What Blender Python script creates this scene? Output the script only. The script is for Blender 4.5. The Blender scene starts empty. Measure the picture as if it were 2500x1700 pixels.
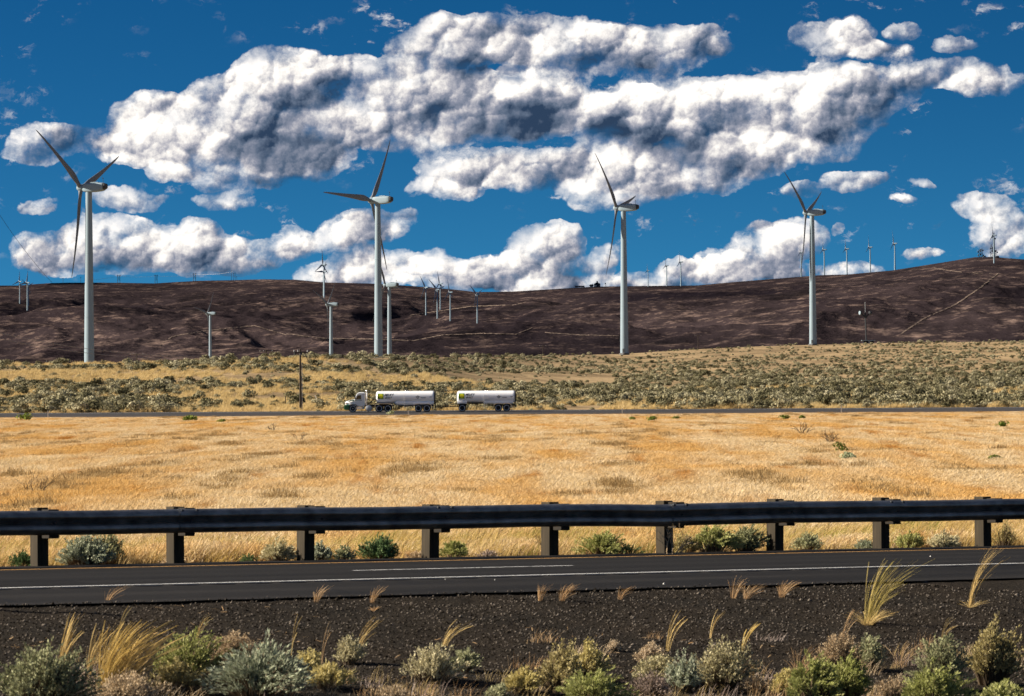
import bpy, bmesh, math, random
import numpy as np
from mathutils import Vector, Matrix, Euler
sc = bpy.context.scene
C = sc.collection
# ------------------------------------------------------------------ camera
# Lengths in metres; the eye is the origin, x right, y forward, z up.
F_PX, CX, CY, HORIZON, ROLL = 9500.0, 1250.0, 850.0, 1149.0, math.radians(-0.35)
PITCH = math.atan((HORIZON - CY) / F_PX)
cam_d = bpy.data.cameras.new('camera')
cam = bpy.data.objects.new('camera', cam_d)
C.objects.link(cam)
RM = Matrix.Rotation(math.pi / 2 + PITCH, 3, 'X') @ Matrix.Rotation(ROLL, 3, 'Z')
cam.rotation_euler = RM.to_euler()
cam_d.sensor_fit = 'HORIZONTAL'
cam_d.sensor_width = 36.0
cam_d.lens = F_PX / 2500.0 * 36.0
cam_d.clip_start = 0.5
cam_d.clip_end = 90000.0
cam_d.dof.use_dof = True
cam_d.dof.focus_distance = 130.0
cam_d.dof.aperture_fstop = 10.0
sc.camera = cam
# ------------------------------------------------------------------ sun, exposure
SUN_AZ = math.radians(-91.0)      # from straight ahead (+y), negative = to the left
SUN_EL = math.radians(28.5)
sun_vec = Vector((math.sin(SUN_AZ) * math.cos(SUN_EL), math.cos(SUN_AZ) * math.cos(SUN_EL), math.sin(SUN_EL)))
sun_d = bpy.data.lights.new('sun', 'SUN')
sun_d.energy = 5.0
sun_d.angle = math.radians(0.53)
sun_d.color = (1.0, 0.89, 0.74)
sun = bpy.data.objects.new('sun', sun_d)
C.objects.link(sun)
sun.rotation_euler = sun_vec.to_track_quat('Z', 'Y').to_euler()
sc.view_settings.view_transform = 'Standard'
sc.view_settings.look = 'None'
sc.view_settings.gamma = 1.0
sc.view_settings.use_curve_mapping = False
sc.view_settings.exposure = 1.2
sc.render.engine = 'CYCLES'
sc.cycles.max_bounces = 5
sc.cycles.diffuse_bounces = 1
sc.cycles.glossy_bounces = 3
sc.cycles.transmission_bounces = 3
sc.cycles.transparent_max_bounces = 6
sc.cycles.use_denoising = True
sc.render.film_transparent = False


def ray(px, py):
    """World direction, scaled to y = 1, of a point of the 2500 x 1700 picture."""
    v = RM @ Vector(((px - CX) / F_PX, (CY - py) / F_PX, -1.0))
    return v.x / v.y, v.z / v.y


RMI = np.array(RM.transposed())


def to_px(x, y, z):
    p = RMI @ np.array([np.asarray(x, float), np.asarray(y, float), np.asarray(z, float)], dtype=object)
    return CX + F_PX * p[0] / -p[2], CY - F_PX * p[1] / -p[2]


# ------------------------------------------------------------------ node helpers
class NT:
    def __init__(self, tree):
        self.t = tree
        self.n = tree.nodes
        self.l = tree.links

    def new(self, typ, **kw):
        nd = self.n.new(typ)
        for k, v in kw.items():
            setattr(nd, k, v)
        return nd

    def put(self, nd, idx, val):
        s = nd.inputs[idx]
        if hasattr(val, 'is_linked') or isinstance(val, bpy.types.NodeSocket):
            self.l.new(val, s)
        elif val is not None:
            s.default_value = val

    def m(self, op, a, b=None, c=None, clamp=False):
        nd = self.new('ShaderNodeMath', operation=op, use_clamp=clamp)
        for i, v in enumerate((a, b, c)):
            self.put(nd, i, v)
        return nd.outputs[0]

    def v(self, op, a, b=None, c=None, out=0):
        nd = self.new('ShaderNodeVectorMath', operation=op)
        for i, v in enumerate((a, b, c)):
            self.put(nd, i, v)
        return nd.outputs[out]

    def noise(self, vec, scale, detail=4.0, rough=0.55, out=0, dist=0.0, w=None):
        nd = self.new('ShaderNodeTexNoise')
        if w is not None:
            nd.noise_dimensions = '4D'
            nd.inputs['W'].default_value = w
        self.put(nd, 'Vector', vec)
        nd.inputs['Scale'].default_value = scale
        nd.inputs['Detail'].default_value = detail
        nd.inputs['Roughness'].default_value = rough
        nd.inputs['Distortion'].default_value = dist
        return nd.outputs[out]

    def ramp(self, fac, stops, interp='LINEAR'):
        nd = self.new('ShaderNodeValToRGB')
        cr = nd.color_ramp
        cr.interpolation = interp
        while len(cr.elements) < len(stops):
            cr.elements.new(0.5)
        for e, (p, col) in zip(cr.elements, stops):
            e.position = p
            e.color = tuple(col) + ((1.0,) if len(col) == 3 else ())
        self.put(nd, 0, fac)
        return nd.outputs[0]

    def mix(self, fac, a, b, blend='MIX'):
        nd = self.new('ShaderNodeMix', data_type='RGBA', blend_type=blend)
        self.put(nd, 0, fac)
        for i, v in ((6, a), (7, b)):
            if isinstance(v, (tuple, list)) and len(v) == 3:
                v = tuple(v) + (1.0,)
            self.put(nd, i, v)
        return nd.outputs[2]

    def rng(self, v, a, b, c=0.0, d=1.0, smooth=False):
        nd = self.new('ShaderNodeMapRange', clamp=True)
        nd.interpolation_type = 'SMOOTHSTEP' if smooth else 'LINEAR'
        for i, x in enumerate((v, a, b, c, d)):
            self.put(nd, i, x)
        return nd.outputs[0]

    def sep(self, v):
        nd = self.new('ShaderNodeSeparateXYZ')
        self.put(nd, 0, v)
        return nd.outputs

    def comb(self, x, y, z):
        nd = self.new('ShaderNodeCombineXYZ')
        for i, q in enumerate((x, y, z)):
            self.put(nd, i, q)
        return nd.outputs[0]


# ------------------------------------------------------------------ sky with cumulus clouds
world = bpy.data.worlds.new('World')
sc.world = world
world.use_nodes = True
world.cycles.sampling_method = 'NONE'
world.node_tree.nodes.clear()
W = NT(world.node_tree)
w_out = W.new('ShaderNodeOutputWorld')
w_bg = W.new('ShaderNodeBackground')
W.l.new(w_bg.outputs[0], w_out.inputs[0])
w_dir = W.new('ShaderNodeTexCoord').outputs['Generated']
sky = W.new('ShaderNodeTexSky', sky_type='NISHITA', sun_disc=False)
sky.sun_elevation = SUN_EL
sky.sun_rotation = SUN_AZ
sky.altitude = 3000.0
sky.air_density = 1.0
sky.dust_density = 0.0
sky.ozone_density = 3.0
# the photograph's sky is polarised deep: look a little higher into the model sky than the line of sight
sdx, sdy, sdz = W.sep(w_dir)
sky_el = W.m('ADD', W.m('MULTIPLY', W.m('MAXIMUM', sdz, 0.0), 5.0), 0.075)
W.put(sky, 'Vector', W.v('NORMALIZE', W.comb(sdx, sdy, sky_el)))
sky_gam = W.new('ShaderNodeGamma')
W.put(sky_gam, 0, W.v('MULTIPLY', sky.outputs[0], (0.1, 0.1, 0.1)))
sky_gam.inputs[1].default_value = 1.25
SKY_COL = W.v('MULTIPLY', sky_gam.outputs[0], (0.40, 5.6, 7.2))
air = W.m('MULTIPLY', W.m('POWER', 2.718, W.m('MULTIPLY', W.m('MAXIMUM', sdz, 0.0), -21.0)), 0.95)
SKY_COL = W.mix(air, SKY_COL, (0.34, 1.46, 1.95))
# picture-independent sky chart: azimuth and slope, in units of 1/9500
az = W.m('ARCTAN2', sdx, sdy)
te = W.m('DIVIDE', sdz, W.m('SQRT', W.m('ADD', W.m('MULTIPLY', sdx, sdx), W.m('MULTIPLY', sdy, sdy))))
P0 = W.comb(W.m('MULTIPLY', az, 9500.0), W.m('MULTIPLY', te, 9500.0), 0.0)


def chart(px, py):
    x, z = ray(px, py)
    return math.atan(x) * 9500.0, z / math.hypot(x, 1.0) * 9500.0


K = 2500.0 / 2324.0
# cloud masses: x, y (picture at 2324 wide), half width, half height, thickness
CLOUDS = [
    (640, 195, 125, 95, 1.15), (560, 240, 130, 85, 1.0), (330, 290, 105, 85, 1.1), (455, 300, 170, 80, 1.0), (640, 310, 200, 80, 1.1), (300, 340, 110, 40, .8),
    (560, 408, 150, 32, .8), (700, 370, 120, 40, .8),
    (810, 165, 130, 40, .7), (860, 250, 160, 60, .95), (1000, 120, 110, 75, 1.05), (1120, 85, 160, 55, .9), (1290, 110, 190, 70, .95), (1480, 120, 140, 60, .85), (1560, 95, 110, 35, .7),
    (1010, 235, 200, 65, 1.0), (1180, 235, 190, 70, 1.1), (1130, 285, 150, 45, .9), (930, 310, 140, 40, .85),
    (1340, 270, 90, 50, .8), (1480, 250, 170, 70, 1.05), (1620, 260, 190, 80, 1.1), (1780, 235, 150, 75, 1.05), (1900, 240, 130, 75, .9), (1830, 320, 130, 55, .9), (1680, 340, 150, 60, .95), (2000, 200, 130, 55, .75),
    (1060, 385, 120, 50, .95), (1000, 430, 90, 25, .6), (1220, 385, 130, 50, .9), (1400, 370, 160, 60, 1.05), (1520, 390, 150, 55, 1.0), (1420, 440, 150, 38, .8), (1630, 400, 90, 40, .7),
    (1890, 85, 110, 45, .65), (2050, 74, 42, 22, .75), (1990, 118, 100, 22, .6), (2160, 100, 50, 18, .5), (2140, 165, 130, 40, .6), (2240, 188, 85, 34, .85), (1880, 175, 90, 40, .6),
    (95, 325, 85, 48, .9), (180, 320, 60, 40, .6), (290, 450, 85, 28, .55), (500, 455, 85, 22, .6), (80, 470, 60, 20, .4), (390, 390, 60, 22, .6),
    (110, 570, 100, 55, .8), (270, 545, 130, 58, 1.05), (420, 560, 130, 52, 1.0), (540, 575, 120, 42, .85), (660, 550, 65, 38, .8), (330, 600, 260, 28, .7), (455, 520, 50, 25, .5),
    (790, 535, 75, 48, .95), (865, 508, 80, 36, .62), (770, 620, 110, 40, .9), (880, 605, 110, 45, .9), (1010, 605, 80, 42, .85), (1120, 620, 110, 42, .95), (1240, 585, 100, 75, 1.15), (1290, 545, 50, 45, .9),
    (1380, 575, 32, 32, .6), (1360, 610, 40, 30, .6), (1200, 650, 330, 22, .7), (1500, 635, 110, 34, .75), (1530, 600, 40, 25, .6),
    (1640, 600, 85, 48, .95), (1740, 560, 90, 65, 1.1), (1810, 545, 70, 55, .9), (1720, 625, 170, 28, .8), (1950, 408, 85, 26, .8), (1820, 430, 60, 22, .55),
    (2090, 420, 38, 12, .5), (2050, 463, 40, 13, .5), (2230, 462, 80, 34, .85), (2275, 530, 75, 58, 1.1), (2100, 578, 60, 16, .5), (1930, 610, 90, 18, .5), (1893, 520, 14, 20, .45),
]
ang_sun = math.radians(128.0)   # direction of the light across the sky chart: from the upper left
LX, LY = math.cos(ang_sun), math.sin(ang_sun)
wn = W.noise(P0, 1 / 120.0, 5.0, 0.55, out=1, w=1.7)
warp = W.v('MULTIPLY', W.v('SUBTRACT', wn, (0.5, 0.5, 0.5)), (125.0, 95.0, 0.0))
P1 = W.v('ADD', P0, warp)
Bsum, Ssum = None, None
for (cx, cy, rx, ry, wt) in CLOUDS:
    X, Y = chart(cx * K, cy * K)
    rx, ry, wt = rx * K * 1.17, ry * K * 1.20, min(1.15, wt + (.22 if wt < .72 else .06))
    q = W.v('MULTIPLY_ADD', P1, (1 / rx, 1 / ry, 0.0), (-X / rx, -Y / ry, 0.0))
    d2 = W.v('DOT_PRODUCT', q, q, out=1)
    b = W.m('MULTIPLY_ADD', d2, -wt, wt, clamp=True)
    s = W.m('MULTIPLY', b, W.v('DOT_PRODUCT', q, (LX, LY, 0.0), out=1))
    Bsum = b if Bsum is None else W.m('ADD', Bsum, b)
    Ssum = s if Ssum is None else W.m('ADD', Ssum, s)
# beyond the masses listed above the same fair-weather cumulus goes on all round
gen = W.noise(W.comb(W.m('MULTIPLY', az, 3.2), W.m('MULTIPLY', te, 6.0), 0.0), 2.2, 2.0, 0.5)
away = W.m('MAXIMUM', W.rng(W.m('ABSOLUTE', az), 0.15, 0.22), W.rng(te, 0.135, 0.19))
low = W.rng(te, 0.02, 0.05)
Bgen = W.m('MULTIPLY', W.m('MULTIPLY', W.m('MAXIMUM', W.m('SUBTRACT', gen, 0.52), 0.0), 7.0), W.m('MULTIPLY', away, low))
Bsum = W.m('ADD', Bsum, Bgen)


# shaded undersides of the thickest parts
DARK = [(640, 345, 130, 40, 1.0), (700, 280, 80, 50, .6), (760, 200, 60, 40, .5), (1130, 275, 150, 45, 1.0), (1230, 250, 90, 35, .7), (1060, 150, 60, 25, .5), (1350, 140, 120, 25, .6),
        (1370, 300, 45, 28, .8), (1560, 335, 130, 34, .75), (1450, 310, 80, 40, .4), (1650, 380, 110, 30, .5), (580, 415, 130, 16, .45), (110, 340, 60, 22, .5), (1100, 75, 110, 25, .35), (1960, 250, 120, 50, .25),
        (1300, 620, 70, 45, .35), (1750, 610, 120, 40, .35), (330, 590, 200, 25, .3), (890, 330, 60, 25, .4), (1500, 430, 120, 18, .4), (1480, 80, 100, 20, .3), (1700, 270, 60, 25, .3)]
Dsum = None
for (cx, cy, rx, ry, wt) in DARK:
    X, Y = chart(cx * K, cy * K)
    rx, ry = rx * K * 1.35, ry * K * 1.35
    q = W.v('MULTIPLY_ADD', P1, (1 / rx, 1 / ry, 0.0), (-X / rx, -Y / ry, 0.0))
    b = W.m('MULTIPLY_ADD', W.v('DOT_PRODUCT', q, q, out=1), -wt, wt, clamp=True)
    Dsum = b if Dsum is None else W.m('ADD', Dsum, b)

L3 = Vector((LX * 0.86, LY * 0.86, 0.51))


def lobes(vec, size, soft):
    vs = W.v('MULTIPLY', vec, (1.0 / size, 1.0 / size, 0.0))
    nd = W.new('ShaderNodeTexVoronoi', voronoi_dimensions='2D', feature='SMOOTH_F1')
    W.put(nd, 'Vector', vs)
    nd.inputs['Scale'].default_value = 1.0
    nd.inputs['Smoothness'].default_value = soft
    q = W.v('SUBTRACT', vs, nd.outputs['Position'])
    d = nd.outputs['Distance']
    hgt = W.m('SQRT', W.m('MAXIMUM', W.m('MULTIPLY_ADD', W.m('MULTIPLY', d, d), -1.1, 1.0), 0.0))
    li = W.m('MULTIPLY_ADD', hgt, L3.z, W.v('DOT_PRODUCT', q, (L3.x * 1.05, L3.y * 1.05, 0.0), out=1))
    return hgt, li


wn2 = W.noise(P0, 1 / 60.0, 4.0, 0.6, out=1, w=5.0)
P2 = W.v('ADD', P0, W.v('MULTIPLY', W.v('SUBTRACT', wn2, (0.5, 0.5, 0.5)), (62.0, 52.0, 0.0)))
wn3 = W.v('SUBTRACT', W.noise(P0, 1 / 16.0, 3.0, 0.6, out=1, w=9.0), (0.5, 0.5, 0.5))
P3 = W.v('ADD', P2, W.v('MULTIPLY', wn3, (10.0, 9.0, 0.0)))
h0, l0 = lobes(W.v('ADD', P1, (61.0, 23.0, 0.0)), 215.0, 0.5)
h1, l1 = lobes(P2, 100.0, 0.35)
h2, l2 = lobes(W.v('ADD', P3, (37.0, 11.0, 0.0)), 42.0, 0.4)
h3, l3 = lobes(W.v('ADD', P3, (5.0, 71.0, 0.0)), 19.0, 0.5)
fb = W.noise(P0, 1 / 150.0, 9.0, 0.68, w=3.3)
fb_s = W.noise(W.v('ADD', P0, (LX * 22.0, LY * 22.0, 0.0)), 1 / 150.0, 6.0, 0.6, w=3.3)
fine = W.noise(P3, 1 / 48.0, 5.0, 0.6, w=7.7)
fine_s = W.noise(W.v('ADD', P3, (LX * 7.0, LY * 7.0, 0.0)), 1 / 48.0, 5.0, 0.6, w=7.7)
Bc = W.m('MINIMUM', Bsum, 1.25)
hl = W.m('ADD', W.m('MULTIPLY_ADD', h1, 0.50, -0.41), W.m('ADD', W.m('MULTIPLY_ADD', h2, 0.38, -0.31), W.m('MULTIPLY_ADD', h3, 0.20, -0.16)))
h = W.m('ADD', W.m('MULTIPLY_ADD', Bc, 1.25, -0.46), W.m('ADD', hl, W.m('MULTIPLY_ADD', fb, 2.9, -1.45)))
h = W.m('SUBTRACT', h, W.rng(Bsum, 0.0, 0.45, 1.1, 0.0, smooth=True))
soft = W.rng(W.noise(P0, 1 / 140.0, 2.0, 0.5, w=12.0), 0.34, 0.60, 0.20, 1.6)
alpha = W.rng(h, W.m('MULTIPLY', soft, -0.25), soft, smooth=True)
veil = W.m('MULTIPLY', W.rng(h, -0.45, 0.10, smooth=True), W.rng(W.noise(W.v('MULTIPLY', P3, (0.8, 1.3, 1.0)), 1 / 75.0, 6.0, 0.68, w=15.0), 0.40, 0.66, 0.0, 0.85))
alpha = W.m('MAXIMUM', alpha, veil)
alpha = W.m('MULTIPLY', alpha, W.rng(Bsum, 0.0, 0.05))
# thin torn scraps drifting between the masses
scrap = W.m('MULTIPLY', W.rng(W.noise(W.v('MULTIPLY', P3, (0.75, 1.35, 1.0)), 1 / 62.0, 7.0, 0.66, w=21.0), 0.555, 0.70, smooth=True),
            W.rng(W.noise(P0, 1 / 230.0, 2.0, 0.5, w=23.0), 0.43, 0.60))
scrap = W.m('MULTIPLY', scrap, W.m('MULTIPLY', W.rng(te, 0.045, 0.065), 0.72))
alpha = W.m('MAXIMUM', alpha, scrap)
Sn = W.m('DIVIDE', Ssum, W.m('ADD', Bsum, 0.22))
lob = W.m('ADD', W.m('ADD', W.m('MULTIPLY', l0, 0.34), W.m('MULTIPLY', l1, 0.40)), W.m('ADD', W.m('MULTIPLY', l2, 0.17), W.m('MULTIPLY', l3, 0.05)))
lob = W.m('ADD', lob, W.m('ADD', W.m('MULTIPLY', W.m('SUBTRACT', fb, fb_s), 1.1), W.m('MULTIPLY', W.m('SUBTRACT', fine, fine_s), 0.3)))
shade = W.m('MULTIPLY', Dsum, W.rng(fb, 0.30, 0.62, 0.8, 1.15))
lob = W.m('MULTIPLY', lob, W.rng(Dsum, 0.1, 0.9, 1.0, 0.85))
lit = W.m('ADD', W.m('MULTIPLY_ADD', lob, 1.22, 0.15), W.m('ADD', W.m('MULTIPLY', Sn, 0.52), W.m('MULTIPLY_ADD', fb, 0.9, -0.45)))
lit = W.m('SUBTRACT', lit, W.m('MULTIPLY', shade, 0.48))
ccol = W.ramp(lit, [(0.0, (.026, .052, .105)), (0.22, (.105, .145, .220)), (0.42, (.25, .275, .355)), (0.58, (.50, .495, .54)), (0.76, (.88, .85, .82)), (0.92, (1.15, 1.10, 1.04))])
ccol = W.v('MULTIPLY', ccol, (4.7, 4.65, 4.6))
w_col = W.mix(alpha, SKY_COL, ccol)
W.put(w_bg, 0, w_col)
w_bg.inputs[1].default_value = 0.1

# ------------------------------------------------------------------ small tools
rng = np.random.default_rng(7)
random.seed(7)


def tag(o, label=None, cat=None, group=None, kind=None):
    for k, v in (('label', label), ('category', cat), ('group', group), ('kind', kind)):
        if v:
            o[k] = v
    return o


def link(name, me, parent=None, mat=None, smooth=False):
    o = bpy.data.objects.new(name, me)
    C.objects.link(o)
    if mat is not None and me is not None and not me.materials:
        me.materials.append(mat)
    if parent is not None:
        o.parent = parent
    if smooth and me is not None:
        me.shade_smooth()
    return o


def empty(name, loc, rz=0.0, rx=0.0):
    o = bpy.data.objects.new(name, None)
    C.objects.link(o)
    o.empty_display_size = 0.2
    o.location = loc
    o.rotation_euler = (rx, 0.0, rz)
    return o


def mesh_np(name, V, Fc):
    """Mesh from a vertex array and one face array (n x 3 or n x 4) or a list of them."""
    me = bpy.data.meshes.new(name)
    V = np.ascontiguousarray(V, dtype=np.float32)
    if not isinstance(Fc, (list, tuple)):
        Fc = [Fc]
    Fc = [np.asarray(f, dtype=np.int32) for f in Fc if len(f)]
    nl = sum(f.size for f in Fc)
    nf = sum(len(f) for f in Fc)
    me.vertices.add(len(V))
    me.vertices.foreach_set('co', V.ravel())
    me.loops.add(nl)
    me.polygons.add(nf)
    loops = np.concatenate([f.ravel() for f in Fc])
    tot = np.concatenate([np.full(len(f), f.shape[1], dtype=np.int32) for f in Fc])
    start = np.concatenate([[0], np.cumsum(tot)[:-1]]).astype(np.int32)
    me.loops.foreach_set('vertex_index', loops)
    me.polygons.foreach_set('loop_start', start)
    me.polygons.foreach_set('loop_total', tot)
    me.update(calc_edges=True)
    return me


class MB:
    """Collects simple solids into one mesh."""
    def __init__(self):
        self.v, self.f = [], []

    def add(self, vs, fs):
        k = len(self.v)
        self.v += [tuple(p) for p in vs]
        self.f += [tuple(i + k for i in f) for f in fs]
        return self

    def box(self, c, s, rot=None):
        vs = []
        for dx in (-.5, .5):
            for dy in (-.5, .5):
                for dz in (-.5, .5):
                    p = Vector((dx * s[0], dy * s[1], dz * s[2]))
                    if rot is not None:
                        p = rot @ p
                    vs.append(p + Vector(c))
        return self.add(vs, [(0, 1, 3, 2), (4, 6, 7, 5), (0, 4, 5, 1), (2, 3, 7, 6), (0, 2, 6, 4), (1, 5, 7, 3)])

    def tube(self, pts, rad, n=8, cap=True, squash=1.0):
        pts = [Vector(p) for p in pts]
        if not isinstance(rad, (list, tuple)):
            rad = [rad] * len(pts)
        k0 = []
        vs, fs = [], []
        up = Vector((0, 0, 1))
        for i, p in enumerate(pts):
            d = (pts[min(i + 1, len(pts) - 1)] - pts[max(i - 1, 0)]).normalized()
            a = d.cross(up)
            if a.length < 1e-3:
                a = d.cross(Vector((0, 1, 0)))
            a.normalize()
            b = d.cross(a).normalized()
            for j in range(n):
                t = 2 * math.pi * j / n
                vs.append(p + (a * math.cos(t) + b * math.sin(t) * squash) * rad[i])
        for i in range(len(pts) - 1):
            for j in range(n):
                j2 = (j + 1) % n
                fs.append((i * n + j, i * n + j2, (i + 1) * n + j2, (i + 1) * n + j))
        if cap:
            fs.append(tuple(range(n)))
            fs.append(tuple(reversed(range((len(pts) - 1) * n, len(pts) * n))))
        return self.add(vs, fs)

    def prism(self, outline, axis, lo, hi):
        """Closed outline of (a, b) pairs swept along an axis: 'x' -> (a,b)=(y,z), 'y' -> (x,z), 'z' -> (x,y)."""
        n = len(outline)
        vs = []
        for h in (lo, hi):
            for a, b in outline:
                vs.append({'x': (h, a, b), 'y': (a, h, b), 'z': (a, b, h)}[axis])
        fs = [tuple(range(n)), tuple(reversed(range(n, 2 * n)))]
        for i in range(n):
            j = (i + 1) % n
            fs.append((i, i + n, j + n, j))
        return self.add(vs, fs)

    def mesh(self, name):
        me = bpy.data.meshes.new(name)
        me.from_pydata([tuple(p) for p in self.v], [], self.f)
        bm = bmesh.new()
        bm.from_mesh(me)
        bmesh.ops.recalc_face_normals(bm, faces=bm.faces)
        bm.to_mesh(me)
        bm.free()
        me.update()
        return me

    def build(self, name, mat, parent=None, smooth=None, bevel=0.0):
        me = self.mesh(name)
        o = link(name, me, parent, mat)
        if bevel:
            b = o.modifiers.new('bevel', 'BEVEL')
            b.width = bevel
            b.segments = 2
            b.limit_method = 'ANGLE'
        if smooth is not None:
            me.shade_smooth()
            try:
                me.set_sharp_from_angle(angle=math.radians(smooth))
            except Exception:
                pass
        return o


# numpy gradient noise
_perm = np.random.default_rng(11).permutation(512)
_gang = np.random.default_rng(12).random(512) * 2 * np.pi


def gnoise(x, y):
    xi, yi = np.floor(x).astype(int), np.floor(y).astype(int)
    xf, yf = x - xi, y - yi
    u, v = xf * xf * xf * (xf * (xf * 6 - 15) + 10), yf * yf * yf * (yf * (yf * 6 - 15) + 10)

    def g(ix, iy, dx, dy):
        hsh = _perm[(ix & 255) + _perm[iy & 255]] if False else _perm[(_perm[ix & 255] + iy) & 511]
        return np.cos(_gang[hsh]) * dx + np.sin(_gang[hsh]) * dy
    a, b = g(xi, yi, xf, yf), g(xi + 1, yi, xf - 1, yf)
    c, d = g(xi, yi + 1, xf, yf - 1), g(xi + 1, yi + 1, xf - 1, yf - 1)
    return (a + u * (b - a)) * (1 - v) + (c + u * (d - c)) * v


def fbm(x, y, o=4, gain=0.5):
    s, a, f = 0.0, 1.0, 1.0
    for i in range(o):
        s = s + a * gnoise(x * f + 17.3 * i, y * f - 9.1 * i)
        a *= gain
        f *= 2.03
    return s


def ridged(x, y, o=4):
    s, a, f = 0.0, 1.0, 1.0
    for i in range(o):
        s = s + a * (1 - 2.2 * np.abs(gnoise(x * f + 3.1 * i, y * f + 7.7 * i)))
        a *= 0.5
        f *= 2.1
    return s


def sstep(a, b, x):
    t = np.clip((x - a) / (b - a), 0, 1)
    return t * t * (3 - 2 * t)


# ------------------------------------------------------------------ lay of the land
TH = math.radians(34.0)           # the near road runs 34 degrees away to the right
RC, RS = math.cos(TH), math.sin(TH)
N_EDGE, N_WHITE, N_SKIP, N_YELLOW, N_TOP, N_RAIL = 32.5, 36.35, 39.65, 43.15, 44.0, 44.45
Z_ROAD = -1.19
FR0, FR1, FRZ0, FRZ1 = 506.0, 522.5, 7.22, 8.12     # far road, front and back edge


def road_n(x, y):
    return -RS * x + RC * y


def road_xy(s, n):
    return RC * s - RS * n, RS * s + RC * n


def tele(px, py):
    return ray(px, py)[1]


def curve_of(points):
    """Picture points -> arrays of x/y and slope z/y."""
    r = [ray(*p) for p in points]
    return np.array([a for a, b in r]), np.array([b for a, b in r])


CREST = curve_of([(-400, 893), (45, 893), (300, 889), (520, 883), (760, 876), (1000, 873), (1250, 871), (1380, 868), (1528, 864), (1700, 853), (1850, 846), (1980, 842), (2150, 838), (2455, 834), (2900, 828)])
SKYL = curve_of([(-900, 705), (-300, 700), (45, 697), (127, 691), (250, 690), (380, 692), (475, 686), (570, 684), (650, 682), (720, 683), (800, 690), (900, 692), (1000, 698), (1100, 706), (1160, 713), (1250, 712),
                 (1350, 706), (1450, 700), (1600, 698), (1700, 697), (1800, 688), (1900, 680), (2000, 672), (2070, 670), (2180, 660), (2300, 641), (2380, 628), (2430, 627), (2455, 630), (2600, 640), (3200, 660)])
DC_X = np.array([ray(p, 860)[0] for p in (650, 850, 1050, 1250, 1500, 1980, 2450)])
DC_D = np.array([860.0, 930.0, 1120.0, 1550.0, 2180.0, 2440.0, 2300.0])


def crest_dist(u):
    return np.interp(u, DC_X, DC_D)


HILL0 = 5200.0


def sky_dist(u):
    return np.interp(u, [-0.13, 0.0, 0.06, 0.13], [13200.0, 13500.0, 12500.0, 10600.0])


def zg(x, y):
    """Height of the near land (verge, road bench, field, brush slope, hidden valley)."""
    x, y = np.broadcast_arrays(np.asarray(x, float), np.asarray(y, float))
    n = road_n(x, y)
    yy = np.maximum(y, 1.0)
    u = np.clip(x / yy, -0.4, 0.4)
    # road bench and the gravel slope on the viewer's side
    below = np.maximum(N_EDGE - n, 0)
    bench = Z_ROAD - 0.05 - np.minimum(below, 15.0) * 0.103
    bench = bench + np.where(n < N_EDGE - 0.3, 0.035 * fbm(x * 0.9, y * 0.9, 3), 0.0)
    # dry field
    f = np.interp(y, [0, 54, 150, 300, 430, FR0 - 6, FR0, FR1, FR1 + 3], [-2.2, -1.30, 0.45, 3.25, 5.75, FRZ0 - .05, FRZ0 - 0.14, FRZ1 - 0.14, FRZ1 - 0.12])
    amp = np.interp(y, [50, 70, 480, 500, 530, 600], [0.02, 0.22, 0.3, 0.0, 0.0, 0.5])
    f = f + amp * fbm(x / 14.0, y / 22.0, 4)
    # brush slope up to the crest
    Dc = crest_dist(u)
    zc = np.interp(u, *CREST) * Dc
    t = np.clip((y - FR1 - 3) / (Dc - FR1 - 3), 0, 1)
    slope = FRZ1 - 0.12 + (zc - FRZ1 + 0.12) * (0.75 * t + 0.25 * t * t)
    slope = slope + np.interp(y, [FR1 + 4, 580, 2500], [0.0, 0.55, 2.2]) * fbm(x / 55.0, y / 80.0, 4) * (1 - sstep(.9, 1.0, t))
    # valley behind the crest, out of sight from the near road
    dip = np.interp(u, *CREST) - 0.0045 * sstep(0, 1, (y - Dc) / 350.0)
    valley = dip * yy
    land = np.where(y < FR1 + 3, f, np.where(y < Dc, slope, valley))
    w = sstep(N_RAIL + 0.6, N_RAIL + 14.0, n)
    z = np.where(n < N_RAIL + 0.6, bench, bench * (1 - w) + land * w)
    return z


def zg1(x, y):
    return float(zg(np.array([x]), np.array([y]))[0])


def zh(x, y):
    """Height of the burnt hills."""
    u = x / y
    Ds = sky_dist(np.clip(u, -.2, .2))
    t = np.clip((y - HILL0) / (Ds - HILL0), 0, 1)
    s0 = np.interp(u, *CREST) - 0.0046
    s1 = np.interp(u, *SKYL)
    slope = s0 + (s1 - s0) * (t ** 0.85)
    z = slope * y
    m = sstep(0.02, 0.22, t) * (1 - sstep(0.62, 0.93, t))
    wx, wy = x + 260 * fbm(x / 1500, y / 1500, 2), y + 500 * fbm(x / 1700 + 9, y / 1700, 2)
    relief = m * (95 * fbm(wx / 900, wy / 3600, 3) + 34 * ridged(wx / 420, wy / 2000, 3) + 9 * fbm(wx / 90, wy / 420, 3))
    room = np.maximum((s1 - slope) * y * .80, 0.0)
    z = z + np.where(relief > 0, room * np.tanh(relief / np.maximum(room, 1.0)), relief)
    z = z + (1 - sstep(.9, 1, t)) * m * 3.0 * fbm(x / 22, y / 90, 3)
    fall = np.maximum(y - Ds, 0)
    return z - 0.06 * fall - 0.00001 * fall ** 2


def zh1(x, y):
    return float(zh(np.array([x]), np.array([y]))[0])


# ------------------------------------------------------------------ ground materials
def mat_new(name):
    m = bpy.data.materials.new(name)
    m.use_nodes = True
    t = NT(m.node_tree)
    b = m.node_tree.nodes['Principled BSDF']
    b.inputs['Roughness'].default_value = 0.85
    b.inputs['Specular IOR Level'].default_value = 0.25
    return m, t, b


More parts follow.
